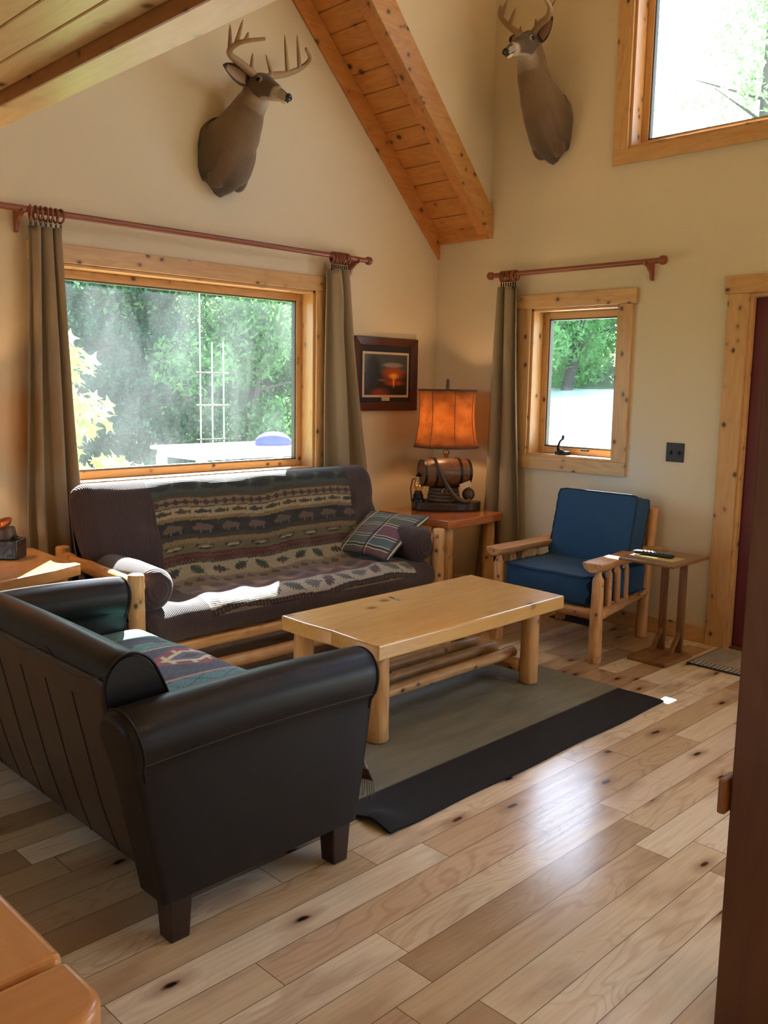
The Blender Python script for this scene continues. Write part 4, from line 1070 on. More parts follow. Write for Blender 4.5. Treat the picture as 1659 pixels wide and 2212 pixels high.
halflog((-.895, -1.985, .568), (-.105, -1.925, .568), .125, 'armrest')
halflog((-.925, -1.325, .568), (-.125, -1.325, .568), .115, 'armrest')
for q, (a, b) in enumerate(((FR, BR), (FL, BL))):
    M().log((a[0] + .02, a[1], .268), (b[0] - .01, b[1], .285), .033, .028, .08, 120 + q, n=8).build('side_rail', CHAIRX, ac)
    for k, t in enumerate((.20, .37, .54)):
        x = a[0] + (b[0] - a[0]) * t; y = a[1] + (b[1] - a[1]) * t
        M().tube([(x, y, .28), (x, y, .30), (x, y, .40), (x, y, .485), (x, y, .50), (x, y, .53)], [.016, .021, .0195, .020, .013, .011], 12, True, .12, 130 + k + 5 * q).build('spindle', CHAIRW, ac)
M().log((FR[0] + .01, FR[1] + .02, .275), (FL[0] + .01, FL[1] - .02, .275), .034, .034, .08, 140, n=8).build('front_rail', CHAIRY, ac)
M().log((-.165, BR[1], .285), (-.165, BL[1], .285), .03, .03, .08, 141, n=8).build('back_rail', CHAIRY, ac)
M().log((-.100, BR[1], .70), (-.112, BL[1], .70), .028, .028, .08, 142, n=8).build('back_rail', CHAIRY, ac)
for k in range(4):
    y = -1.42 - .125 * k; M().log((-.155, y, .29), (-.108, y, .70), .018, .018, .08, 150 + k, n=5).build('spindle', CHAIRW, ac)
sl = M()
for k in range(5): sl.box(-.80 + .12 * k, -.74 + .12 * k, FR[1] + .02, FL[1] - .02, .296, .312)
sl.build('seat_slats', CHAIRY, ac, smooth=False, bevel=.003)
def cushion(name, c, dims, rot, puff, seed):
    """rounded box cushion with piped edges; dims half-sizes"""
    n = 26; m = M(); pts = {}
    def f(u, v, w):   # unit cube -> puffed superellipsoid-ish box
        hx, hy, hz = dims
        ed = .93
        x, y, z = u, v, w
        p = Vector((x * hx, y * hy, z * hz))
        if abs(w) > .999: p.z += math.copysign(puff * (1 - u * u) ** .7 * (1 - v * v) ** .7, w)
        if abs(u) > .999: p.x += math.copysign(puff * .35 * (1 - v * v) * (1 - w * w), u)
        if abs(v) > .999: p.y += math.copysign(puff * .35 * (1 - u * u) * (1 - w * w), v)
        # corner rounding in plan
        if abs(u) > .85 and abs(v) > .85:
            k = ((abs(u) - .85) / .15) * ((abs(v) - .85) / .15); p.x -= math.copysign(.008 * k, u); p.y -= math.copysign(.008 * k, v)
        p += Vector((0, 0, .004 * noise.noise(Vector((u * 2 + seed, v * 2, w)))))
        return tuple(rot @ p + Vector(c))
    t = np.linspace(-1, 1, n)
    for w in (1, -1): m.grid(np.array([[f(a, b, w) for b in t] for a in t]))
    t2 = np.linspace(-1, 1, 9)
    for s in (1, -1):
        m.grid(np.array([[f(s, b, w) for w in t2] for b in t])); m.grid(np.array([[f(a, s, w) for w in t2] for a in t]))
    o = m.build(name, DENIM, ac, angle=50)
    # weld
    md = o.modifiers.new('w', 'WELD'); md.merge_threshold = .0006
    md = o.modifiers.new('b', 'BEVEL'); md.width = .012; md.segments = 3; md.limit_method = 'ANGLE'; md.angle_limit = math.radians(50)
    rim = lambda w: [f(a, -1, w) for a in t] + [f(1, b, w) for b in t] + [f(-a, 1, w) for a in t] + [f(-1, -b, w) for b in t]
    pip = plain('navy_piping', (.006, .016, .04), .8)
    for w in (1, -1): r = rim(w); M().tube(r + [r[0]], .0042, 6, cap=False).build('piping', pip, o)
    return o
I3 = Matrix.Identity(3)
cushion('seat_cushion', (-.535, -1.655, .397), (.325, .290, .078), I3, .014, 1)
R = Matrix.Rotation(-math.radians(76), 3, 'Y')
cushion('back_cushion', (-.300, -1.650, .665), (.215, .275, .072), R, .018, 5)

# ------------------------------------------------------------------ small side table, pad and remote
st = thing('side_table', 'small dark oak C-shaped side table right of the blue armchair', 'side table', (-.52, -2.2, 0))
M().box(-.755, -.345, -2.395, -2.062, .582, .600).build('tabletop', OAKX, st, smooth=False, bevel=.006)
M().box(-.645, -.325, -2.325, -2.085, 0, .022).build('base', OAKX, st, smooth=False, bevel=.006)
for y in (-2.150, -2.262):
    M().box(-.385, -.362, y - .020, y + .020, .02, .584).build('leg', OAK, st, smooth=False, bevel=.002)
    b = M().prism([(-.386, .150), (-.386, .125), (-.470, .022), (-.500, .022)], 'y', y - .012, y + .012); b.build('brace', OAK, st, smooth=False, bevel=.002)
    b = M().prism([(-.386, .520), (-.386, .500), (-.452, .584), (-.432, .584)], 'y', y - .012, y + .012); b.build('brace', OAK, st, smooth=False, bevel=.002)
np_ = M().box(-.675, -.545, -2.345, -2.115, .6005, .604)
tag(np_.build('note_pad', plain('yellow_paper', (.50, .40, .12), .8), smooth=False), 'thin yellow paper pad under the remote on the side table', 'note pad')
rm = thing('remote_control', 'black television remote control on the small side table', 'remote control', (-.60, -2.19, .604), rotz=.06)
n = 16; prf = []
for i in range(n + 1):
    s = i / n; prf.append((-.115 + .23 * s, .021 + .004 * math.cos(s * 2 * PI)))
vs = []; sg = 14
m = M()
P = np.zeros((sg, n + 1, 3))
for i, (y, w) in enumerate(prf):
    e = 1 if 0 < i < n else .6
    for k in range(sg):
        a = 2 * PI * k / sg; P[k, i] = (w * e * math.copysign(abs(math.cos(a)) ** .7, math.cos(a)), y, .0125 + .0115 * e * math.copysign(abs(math.sin(a)) ** .8, math.sin(a)))
m.grid(P, closeu=True); m.add([tuple(P[k, 0]) for k in range(sg)], [tuple(range(sg))]); m.add([tuple(P[k, -1]) for k in range(sg)], [tuple(range(sg))[::-1]])
m.build('body', BLACK, rm, local=True)
GREYB = plain('grey_buttons', (.25, .27, .30), .5); BLUEB = plain('blue_buttons', (.02, .05, .25), .5)
for r in range(8):
    for c in range(3):
        M().box(-.013 + .0095 * c, -.006 + .0095 * c, -.098 + .021 * r, -.088 + .021 * r, .022, .0255).build('button', BLUEB if (r == 2 and c == 1) else GREYB, rm, local=True, smooth=False)

# ------------------------------------------------------------------ honey wood counter corner, bottom left
kt = thing('dining_table', 'honey wood table end with a rounded corner, bottom left of the frame', 'table', (-5.1, -3.3, 0))
def slab(x0, x1, y0, y1, r, z0, z1):
    pts = [(x0, y1), (x0, y0)]
    for k in range(9): a = -PI / 2 + PI / 2 * k / 8; pts.append((x1 - r + r * math.cos(a), y0 + r + r * math.sin(a)))
    pts.append((x1, y1)); return M().prism(pts, 'z', z0, z1)
slab(-5.25, -4.618, -3.628, -3.500, .05, .700, .750).build('breadboard_end', HONEY, kt, smooth=True, bevel=.012, seg=4)
M().box(-5.25, -4.618, -3.488, -2.3, .700, .750).build('tabletop', wood('honey_top', (.62, .32, .13), (.54, .26, .10), 'y', rough=.3, knots=0, grain=3, coat=.4), kt, smooth=False, bevel=.012, seg=4)
for x, y in ((-4.72, -3.42), (-5.15, -3.42), (-4.72, -2.42), (-5.15, -2.42)):
    M().box(x - .03, x + .03, y - .03, y + .03, 0, .70).build('leg', OAK, kt, smooth=False, bevel=.006)

# ------------------------------------------------------------------ dark timber post at the right
pm = M().box(-3.148, -3.128, -3.985, -3.765, 0, 2.56)
pm.box(-3.127, -2.90, -3.985, -3.768, 0, 2.56)
struct(pm.build('trim_10', POSTM, smooth=False, bevel=.006))
struct(M().box(-3.166, -3.10, -3.762, -3.742, .545, .630).build('trim_11', wood('peg_wood', (.26, .10, .03), (.20, .07, .02), 'z', knots=0), smooth=False, bevel=.006))

# ------------------------------------------------------------------ deer mounts
def fur_mat():
    g = G('deer_fur'); tc = g.n('TexCoord')
    n = g.n('TexNoise', {'Vector': g.n('VectorMath', {0: (tc, 'Object'), 1: (60., 60., 22.)}, operation='MULTIPLY'), 'Scale': 3.0, 'Detail': 4.0})
    c = g.mix(g.math('MULTIPLY', (n, 0), .35), (g.n('Attribute', attribute_name='Col'), 0), (.03, .02, .012))
    return g.bsdf(c, .9, bump=(n, 0), bstr=.6, bdist=.006, Sheen_Weight=.2)
FUR = fur_mat(); ANT = plain('antler_bone', (.30, .19, .095), .5, bumpscale=40, bstr=.5); ANTL = plain('antler_tip', (.42, .30, .17), .45)
EYE = plain('glass_eye', (.006, .004, .003), .05); NOSE = plain('wet_nose', (.008, .007, .008), .3, bumpscale=80)
EYR = plain('eye_ring', (.30, .22, .15), .9); EARIN = plain('inner_ear', (.34, .22, .15), .9); MOUTHW = plain('white_chin', (.62, .54, .44), .9)
def deer(label, mount, wallax, spine, radii, antl, tines, ears, eyes, group, up=(0, 0, 1)):
    t = thing('deer_mount', label, 'mounted deer head', mount, group=group)
    sp = catmull(spine, 8); nR = len(sp); rr = catmull(radii, 8); NS = 40
    ups = Vector(up); vs = []; cols = []
    head0 = spine[5]; fr = []
    wn = Vector((0, -1, 0)) if wallax == 'y' else Vector((-1, 0, 0))
    for i in range(nR):
        p = Vector(sp[i]); tg = (Vector(sp[min(i + 1, nR - 1)]) - Vector(sp[max(i - 1, 0)])).normalized()
        s = i / (nR - 1)
        if i < 20: tg = tg.lerp(wn, (1 - i / 20) ** 1.0).normalized() if i > 2 else wn
        ref = Vector((-tg.x, -tg.y, 0)).normalized() if abs(tg.z) > .6 else Vector((0, 0, 1))
        # dorsal direction: up for horizontal tangents, towards the wall for rising neck
        dors = (Vector((0, 0, 1)) * (1 - abs(tg.z)) - wn * abs(tg.z) * .9); dors = (dors - tg * dors.dot(tg)).normalized()
        lat = tg.cross(dors).normalized(); fr.append((p, tg, dors, lat))
        a, b, low = rr[i]
        for k in range(NS):
            an = 2 * PI * k / NS; c_, s_ = math.cos(an), math.sin(an)
            db = b * (low if s_ < 0 else 1)
            e_ = .72 if (s_ < 0 and i < 16) else 1.0
            q = p + lat * a * math.copysign(abs(c_) ** e_, c_) + dors * db * s_
            # brisket and leg stumps along the bottom of the mount
            if i < 12:
                w = (1 - i / 12)
                if s_ < -.3:
                    lobes = .030 * math.cos(c_ * 7.5) * w; q += dors * (-abs(lobes) * (1 if math.cos(c_ * 7.5) > 0 else -.5))
            q += Vector((noise.noise(q * 14), noise.noise(q * 14 + Vector((5, 5, 5))), noise.noise(q * 14 + Vector((9, 1, 3))))) * .007
            if wallax == 'y': q.y = min(q.y, -.001 - .0 * i)
            else: q.x = min(q.x, -.001)
            vs.append(q)
            # colour zones of the coat itself
            base = Vector((.20, .125, .065)); dk = Vector((.095, .062, .036)); wh = Vector((.55, .46, .36)); gy = Vector((.085, .060, .042))
            f = s
            col = dk.lerp(base, max(0, min(1, (i - 3) / 14)))
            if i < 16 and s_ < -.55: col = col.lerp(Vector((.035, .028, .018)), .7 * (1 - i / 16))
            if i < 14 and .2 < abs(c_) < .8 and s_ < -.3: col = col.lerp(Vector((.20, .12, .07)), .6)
            h = i / 8.0   # spine segment index
            if 3.3 < h < 5.2 and s_ < -.25: col = col.lerp(wh, min(1, (-s_ - .25) * 1.8) * (1 - abs(h - 4.2) / 1.2))
            if h >= 5.0: col = Vector((.105, .068, .040)).lerp(gy, max(0, s_))
            if h >= 5.2 and s_ < -.82: col = col.lerp(wh, .8)
            if h >= 6.95 and s_ < .5: col = col.lerp(wh, .65)
            if 7.1 < h < 7.35: col = col.lerp(wh, .8)
            cols.append(col)
    fs = []
    for i in range(nR - 1):
        for k in range(NS): fs.append((i * NS + k, i * NS + (k + 1) % NS, (i + 1) * NS + (k + 1) % NS, (i + 1) * NS + k))
    fs += [tuple(range(NS))[::-1], tuple(range((nR - 1) * NS, nR * NS))]
    m = M().add(vs, fs); m.c = [tuple(c) for c in cols]
    body = m.build('head_and_neck', FUR, t, angle=180)
    F = lambda seg: fr[min(nR - 1, int(seg * 8))]
    # shoulder swellings at the bottom front of the mount
    p0, t0, d0_, l0 = F(.9)
    for s in (-1, 1):
        b = M(); b.ball((0, 0, 0), 1.0, 24); lowb = radii[1][1]
        for q, v in enumerate(b.v):
            w = Vector(p0) + l0 * (s * radii[1][0] * .48 + v[0] * radii[1][0] * .40) + t0 * (.012 + v[1] * .062) + Vector((0, 0, -lowb * .62 + v[2] * lowb * .46))
            b.v[q] = tuple(w + Vector((noise.noise(w * 14), noise.noise(w * 14 + Vector((5, 5, 5))), noise.noise(w * 20))) * .008)
        b.c = [tuple(Vector((.17, .105, .06)).lerp(Vector((.06, .045, .03)), .5 + .5 * max(-1, min(1, -v[2] / 1.0)) * .5)) for v in b.v]
        b.build('foreleg_stump', FUR, t, angle=180)
    # nose pad, nostrils, mouth and chin
    p, tg, do, la = F(8.0)
    def ob(c, sc, name, mat, par, r=1.0, sg=18):
        b = M(); b.ball((0, 0, 0), 1.0, sg); b.v = [tuple(c + la * v[0] * sc[0] + tg * v[1] * sc[1] + do * v[2] * sc[2]) for v in b.v]
        return b.build(name, mat, par, angle=180)
    nb = ob(p + do * .006 + tg * .002, (.026, .017, .022), 'nose', NOSE, t)
    for s in (-1, 1): ob(p + la * s * .012 + tg * .016 + do * .008, (.006, .005, .005), 'nostril', EYE, nb, sg=10)
    ob(p - do * .026 - tg * .016, (.019, .026, .011), 'chin', MOUTHW, t)
    mo = M()
    for s in (-1, 1):
        pts = [p - do * .018 + tg * .010 * (1 - q) - tg * .075 * q + la * s * (.008 + .024 * q) for q in (0, .35, .7, 1)]
        mo.tube([tuple(a) for a in pts], [.003, .0035, .003, .002], 8)
    mo.build('mouth_line', EYE, t)
    # eyes on both sides of the skull
    pe, te, de, le = F(5.95)
    for s in (-1, 1):
        c = pe + le * s * .050 + de * .016
        p_, tg, do, la = pe, te, de, le
        er = ob(c - le * s * .000, (.012, .028, .022), 'eye_socket', EYR, body)
        ob(c + le * s * .005, (.011, .018, .0155), 'eye', EYE, er, sg=14)
    # ears
    for (b0, tip, lo) in ears:
        b0, tip, lo = Vector(b0), Vector(tip), Vector(lo)
        ax = tip - b0; L = ax.length; ax.normalize(); sd = (lo - b0); sd = (sd - ax * sd.dot(ax)).normalized()
        if sd.z > 0: sd = -sd
        nm = ax.cross(sd).normalized()
        if nm.dot(fr[40][1]) < 0 and nm.dot(Vector((-.707, -.707, 0))) < 0: nm = -nm
        if nm.dot(Vector((-.707, -.707, 0))) < 0: nm = -nm
        nu, nv = 16, 13; P = np.zeros((nu, nv, 3))
        for i in range(nu):
            q = i / (nu - 1); w = .052 * (math.sin(PI * min(1, .12 + q * .88)) ** .7) * (1 - .25 * q) + .004
            for j in range(nv):
                u = 2 * j / (nv - 1) - 1
                pt = b0 + ax * L * q + sd * u * w - nm * (.022 * (1 - u * u) * (1 - .5 * q)) * math.sin(PI * min(1, .25 + .75 * (1 - q) + .0))
                P[i, j] = pt
        ec = np.zeros((nu, nv, 3)); ec[:] = (.07, .042, .025)
        eo = M().grid(P, colors=ec).build('ear', FUR, t, solid=.005)
        M().grid((P + np.array(nm * .0035))[2:-2, 2:-2]).build('inner_ear', EARIN, eo, solid=.001)
    # antlers
    for beam, tn in zip(antl, tines):
        bp_ = catmull(beam, 8); nb_ = len(bp_); rad = [.0195 * (1 - .72 * (i / (nb_ - 1)) ** 1.3) + .003 for i in range(nb_)]
        a = M(); a.tube([tuple(q) for q in bp_], rad, 12, True, .15, 7)
        a.tube([tuple(bp_[0] - (bp_[1] - bp_[0]) * 1.0), tuple(bp_[0]), tuple(bp_[1])], [.018, .022, .016], 12, True, .3, 9)
        for (c, d) in tn:
            c, d = Vector(c), Vector(d); j = min(range(nb_), key=lambda q: (Vector(bp_[q]) - c).length); s0 = Vector(bp_[j])
            mid = s0.lerp(d, .5) + (d - s0).cross(Vector((.3, -.3, 0))).normalized() * .006
            a.tube([tuple(s0), tuple(s0.lerp(mid, .5)), tuple(mid), tuple(mid.lerp(d, .6)), tuple(d)], [.0135, .0125, .0105, .0075, .002], 10, True, .1, 3)
        a.build('antler', ANT, t)
    return t
deer('large deer head mount with wide antlers facing right, on the wall above the picture window', (-1.93, 0, 2.85), 'y',
     [(-1.935, -.001, 2.835), (-1.93, -.07, 2.845), (-1.905, -.12, 2.93), (-1.865, -.16, 3.035), (-1.832, -.195, 3.125), (-1.835, -.235, 3.185), (-1.827, -.30, 3.178), (-1.818, -.39, 3.125), (-1.802, -.465, 3.085)],
     [(.155, .205, 1.05), (.158, .20, 1.05), (.132, .160, 1.0), (.100, .125, 1.0), (.078, .100, 1.0), (.066, .072, 1.25), (.058, .058, 1.45), (.040, .038, 1.25), (.026, .023, 1.1)],
     [[(-1.862, -.25, 3.232), (-1.978, -.28, 3.262), (-2.087, -.33, 3.272), (-2.117, -.38, 3.286), (-2.092, -.45, 3.308), (-1.998, -.52, 3.330)],
      [(-1.788, -.235, 3.235), (-1.718, -.22, 3.276), (-1.565, -.17, 3.337), (-1.463, -.17, 3.393), (-1.436, -.22, 3.438), (-1.516, -.28, 3.463)]],
     [[((-2.111, -.36, 3.283), (-2.124, -.38, 3.402)), ((-2.105, -.41, 3.30), (-2.084, -.44, 3.423)), ((-2.09, -.46, 3.31), (-2.07, -.47, 3.358)), ((-1.90, -.26, 3.25), (-1.909, -.29, 3.337))],
      [((-1.558, -.17, 3.34), (-1.603, -.19, 3.538)), ((-1.478, -.18, 3.39), (-1.525, -.21, 3.554)), ((-1.715, -.22, 3.278), (-1.803, -.27, 3.359))]],
     [((-1.885, -.225, 3.205), (-2.081, -.26, 3.238), (-1.971, -.24, 3.157)), ((-1.775, -.20, 3.20), (-1.60, -.10, 3.26), (-1.68, -.15, 3.14))], None, 'deer heads on the walls')
deer('smaller deer head mount facing left, on the right wall beside the upper window', (0, -1.0, 3.2), 'x',
     [(-.001, -1.0, 3.20), (-.07, -1.005, 3.22), (-.12, -.965, 3.345), (-.16, -.93, 3.475), (-.19, -.925, 3.60), (-.235, -.945, 3.665), (-.30, -.951, 3.650), (-.39, -.946, 3.600), (-.465, -.940, 3.556)],
     [(.135, .205, 1.0), (.138, .205, 1.0), (.122, .155, 1.0), (.096, .115, 1.0), (.078, .095, 1.0), (.064, .072, 1.2), (.057, .058, 1.4), (.040, .038, 1.25), (.026, .023, 1.1)],
     [[(-.225, -.905, 3.715), (-.215, -.833, 3.76), (-.20, -.725, 3.851), (-.24, -.701, 3.897), (-.30, -.754, 3.924)],
      [(-.25, -.975, 3.712), (-.27, -1.048, 3.75), (-.30, -1.123, 3.760), (-.36, -1.177, 3.784), (-.43, -1.191, 3.809), (-.48, -1.182, 3.827)]],
     [[((-.23, -.716, 3.887), (-.25, -.765, 3.969)), ((-.21, -.763, 3.842), (-.23, -.819, 3.914)), ((-.22, -.86, 3.75), (-.24, -.869, 3.79))],
      [((-.33, -1.154, 3.759), (-.35, -1.217, 3.825)), ((-.26, -1.005, 3.735), (-.29, -1.023, 3.779))]],
     [((-.225, -1.005, 3.675), (-.26, -1.125, 3.773), (-.24, -1.086, 3.676)), ((-.21, -.885, 3.69), (-.18, -.735, 3.765), (-.19, -.78, 3.70))], None, 'deer heads on the walls')

# ------------------------------------------------------------------ outdoors
def terrain():
    n = 90; xs = np.linspace(-16, 34, n); ys = np.linspace(-16, 34, n)
    X, Y = np.meshgrid(xs, ys, indexing='ij')
    Z = -.25 + 0 * X
    dd = np.maximum(0, np.maximum(Y - 12, (X - 14))); Z += dd * .42 + .5 * np.sin(X * .3) * np.sin(Y * .27) * np.clip(dd / 3, 0, 1)
    inside = (X < .3) & (X > -9.3) & (Y < .3) & (Y > -9.3); Z[inside] = -.6
    return X, Y, Z
X, Y, Z = terrain()
g = G('forest_floor'); tc = g.n('TexCoord'); nz = g.n('TexNoise', {'Vector': (tc, 'Object'), 'Scale': 2.0, 'Detail': 6.0})
GRD = g.bsdf(g.mix((nz, 0), (.06, .11, .04), (.14, .20, .07)), .95, bump=(nz, 0), bstr=1.0, bdist=.2)
struct(M().grid(np.stack([X, Y, Z], -1)).build('ground', GRD, angle=180))
BARKP = plain('added_post_paint', (.3, .2, .12), .7)
GRV = plain('gravel', (.85, .84, .80), .95, bumpscale=12, bstr=.6)
dv = M().prism([(1.2, -.30), (1.2, -.20), (3.5, -.19), (11.5, 1.22), (15.5, 1.5), (15.5, -.3)], 'y', -7, 6.9)
dv.prism([(8.0, -.30), (8.0, .60), (11.5, 1.22), (15.5, 1.5), (15.5, -.3)], 'y', 6.9, 13)
struct(dv.build('driveway', GRV, smooth=False))
struct(M().box(-6.5, 1.30, .22, 3.5, -.20, -.04).build('deck', wood('deck_boards', (.55, .42, .27), (.45, .32, .19), 'x', knots=0, rough=.8), smooth=False))

pr_ = M().prism([(T + .01, 2.80), (T + .01, 2.88), (1.15, 2.82), (1.15, 2.74)], 'y', -4.4, .2)  # unseen porch roof and posts added to cut sun through the small window
struct(pr_.build('added_porch_roof', wood('added_roof_boards', (.5, .35, .2), (.4, .27, .14), 'y', knots=0, rough=.8), smooth=False))
for y_ in (-4.3, .1): struct(M().box(1.03, 1.13, y_ - .05, y_ + .05, -.3, 2.75).build('added_porch_post', BARKP, smooth=False))
def leaf_mat(name, c, ct, tr=.45):
    g = G(name); oi = g.n('ObjectInfo'); geo = g.n('NewGeometry')
    r = g.ramp((geo, 'Random Per Island'), [(0, tuple(v * .55 for v in c)), (.5, c), (1, tuple(min(1, v * 1.5) for v in c))])
    d = g.n('BsdfDiffuse', {'Color': r}); t = g.n('BsdfTranslucent', {'Color': (*ct, 1)})
    return g.surf(g.n('MixShader', {0: tr, 1: d, 2: t}))
LEAFD = leaf_mat('conifer_leaves', (.045, .12, .07), (.09, .25, .11), .38)
LEAFB = leaf_mat('broadleaf_leaves', (.085, .19, .07), (.19, .40, .12), .42)
LEAFS = leaf_mat('sunny_leaves', (.17, .33, .12), (.34, .60, .20), .5)  # brighter copy of the broadleaf green, sunlight put into the colour
MAPLE = leaf_mat('maple_leaves', (.30, .52, .12), (.60, .85, .22), .5)
BARK = plain('bark', (.075, .060, .048), .95, bumpscale=20, bstr=1.0)
def foliage(kind, n, seed, h, r, z0, lsz):
    rs = np.random.RandomState(seed); vs = []; fs = []
    if kind == 'cone':
        q = rs.rand(n) ** .75; z = z0 + (h - z0) * (1 - q); rad = r * q * (.45 + .55 * rs.rand(n)) * (1 + .25 * np.sin(z * 9 + rs.rand(n)))
        a = rs.rand(n) * 2 * PI; c = np.stack([rad * np.cos(a), rad * np.sin(a), z - rad * .22], -1)
    else:
        nb = 26; bc = np.stack([rs.randn(nb) * r * .45, rs.randn(nb) * r * .45, z0 + (h - z0) * rs.rand(nb)], -1); k = rs.randint(0, nb, n)
        dv = rs.randn(n, 3); dv /= np.linalg.norm(dv, axis=1)[:, None]; c = bc[k] + dv * (r * .38) * rs.rand(n, 1) ** .4 * np.array([1, 1, .7])
    nrm = rs.randn(n, 3); nrm /= np.linalg.norm(nrm, axis=1)[:, None]; t = np.cross(nrm, rs.randn(n, 3)); t /= np.linalg.norm(t, axis=1)[:, None]; b = np.cross(nrm, t)
    s = lsz * (.6 + .8 * rs.rand(n, 1))
    q = np.stack([c - t * s, c - b * s * .45, c + t * s, c + b * s * .45], 1).reshape(-1, 3)
    m = M(); m.v = [tuple(map(float, v)) for v in q]; m.f = [(4 * i, 4 * i + 1, 4 * i + 2, 4 * i + 3) for i in range(n)]; m.mi = [0] * n
    return m
def tree(name, label, cat, kind, loc, h, r, z0, n, seed, lm, lsz=.10, lean=(0, 0), tr=.11, group=None):
    t = thing(name, label, cat, loc, group=group)
    tk = M(); tk.tube([(0, 0, -.3), (lean[0] * .3, lean[1] * .3, h * .3), (lean[0] * .65, lean[1] * .65, h * .62), (lean[0], lean[1], h * .97)], [tr * 1.25, tr, tr * .7, tr * .2], 10, True, .15, seed)
    rs = random.Random(seed)
    for k in range(9):
        z = z0 + (h - z0) * (k + .5) / 10; a = rs.uniform(0, 6.28); L = r * .8 * (1 - .6 * k / 9); f = z / h
        tk.tube([(lean[0] * f, lean[1] * f, z), (lean[0] * f + L * math.cos(a), lean[1] * f + L * math.sin(a), z + L * .25)], [tr * .28, tr * .06], 6)
    tk.build('trunk', BARK, t, local=True)
    foliage(kind, n, seed, h, r, z0, lsz).build('foliage', lm, t, local=True, smooth=False)
    return t
protoA = tree('spruce_tree', 'tall dark spruce seen through the picture window, behind the maple branch', 'tree', 'cone', (-.6, 9.2, -.25), 6.2, 2.0, .5, 36000, 1, LEAFD, .052, group='spruces behind the house')
protoB = tree('broadleaf_tree', 'leaning grey-trunked broadleaf tree at the right side of the picture window', 'tree', 'blob', (4.05, 8.0, -.25), 5.2, 1.8, 1.0, 22000, 2, LEAFB, .052, lean=(.85, .1), tr=.085, group='broadleaf trees behind the house')
def copytree(p, loc, rz, sc, label, group=None):
    r = p.copy(); COL.objects.link(r); r.location = loc; r.rotation_euler = (0, 0, rz); r.scale = (sc, sc, sc); r['label'] = label
    if group: r['group'] = group
    for ch in list(p.children):
        c = ch.copy(); COL.objects.link(c); c.parent = r
    return r
for i, (x, y, s, lab) in enumerate((
    (1.3, 9.8, 1.0, 'dark spruce standing left of the glare-streak poles outside the picture window'),
    (2.95, 9.4, .95, 'dark spruce directly behind the glare-streak poles outside the picture window'),
    (-2.6, 8.6, 1.02, 'dark spruce at the far left of the view through the picture window'),
    (.4, 13.2, 1.05, 'distant spruce deep in the woods, left of the picture window centre'),
    (3.2, 13.5, 1.08, 'distant spruce deep in the woods, at the picture window centre'),
    (6.2, 13.0, 1.02, 'distant spruce deep in the woods, right part of the picture window'),
    (8.8, 12.4, 1.05, 'distant spruce at the far right of the view through the picture window'))):
    copytree(protoA, (x, y, -.25 + (1.0 if y > 12.5 else 0)), 1.3 * i + .4, s, lab)
for i, (x, y, s, lab) in enumerate((
    (5.9, 9.6, 1.05, 'light green broadleaf tree by the right jamb of the picture window'),
    (7.3, 10.8, 1.1, 'light green broadleaf tree farther back beyond the right jamb of the picture window'),
    (2.2, 11.0, .95, 'light green broadleaf tree between the spruces at mid picture window'))):
    copytree(protoB, (x, y, -.25), 2.1 * i + 1, s, lab)
tree('shade_tree', 'dark leaning trunk and green crown seen through the small window', 'tree', 'blob', (15.0, 8.98, 1.0), 6.0, 2.9, 1.0, 36000, 5, LEAFS, .075, lean=(-.4, -1.9), tr=.13, group='trees beyond the driveway')
tree('roadside_tree', 'broad green tree behind the leaning trunk in the small window', 'tree', 'blob', (19.6, 12.6, 2.2), 5.0, 3.2, .2, 26000, 6, LEAFS, .085, tr=.16, group='trees beyond the driveway')
tree('roadside_tree', 'green tree filling the right side of the small window', 'tree', 'blob', (19.0, 8.6, 2.0), 5.2, 3.2, .2, 26000, 8, LEAFS, .085, tr=.16, group='trees beyond the driveway')
tree('tall_tree', 'tall pale tree against the bright sky in the upper window', 'tree', 'blob', (18.5, 5.6, 1.5), 12.0, 2.4, 6.5, 3000, 9, LEAFS, .09, tr=.16, group='trees beyond the driveway')
# maple boughs close to the glass
def maple(label, loc, clusters, seed):
    t = thing('maple_bough', label, 'branch', loc)
    rs = np.random.RandomState(seed); m = M(); st = M()
    for (cx, cy, cz, r, n) in clusters:
        for k in range(n):
            d = rs.randn(3); d /= np.linalg.norm(d); p = np.array((cx, cy, cz)) + d * r * rs.rand() ** .5 * np.array((1, .6, .8))
            nrm = Vector((rs.randn() * .5 + .3, rs.randn() * .5 - .4, rs.randn() * .4 + .8)).normalized(); a = nrm.cross(Vector((rs.randn(), rs.randn(), rs.randn()))).normalized(); b = nrm.cross(a)
            L = .062 * (.7 + .6 * rs.rand()); pts = []
            for q in range(20):
                an = 2 * PI * q / 20; lob = (1, .62, .55, .62)[q % 4]; rad = L * lob * (1.1 if q in (0, 4, 16) else .95 if q != 10 else .5)
                pts.append(Vector(p) + a * math.cos(an) * rad + b * math.sin(an) * rad - nrm * .15 * rad)
            c = Vector(p); m.add([c] + pts, [(0, 1 + q, 1 + (q + 1) % 20) for q in range(20)])
        st.tube([(cx - .25, cy + .25, -.2), (cx - .12, cy + .12, cz * .6), (cx, cy, cz + r * .3)], [.018, .012, .004], 6)
    st.build('stem', BARK, t); m.build('leaves', MAPLE, t, smooth=False)
    return t
maple('sunlit yellow-green maple bough close outside the left of the picture window', (-2.45, 1.2, -.04),
      [(-2.36, 1.2, 1.66, .20, 70), (-2.42, 1.25, 1.46, .20, 60), (-2.24, 1.2, 1.27, .22, 90), (-2.46, 1.2, 1.08, .20, 60), (-2.55, 1.3, 1.6, .3, 60)], 2)
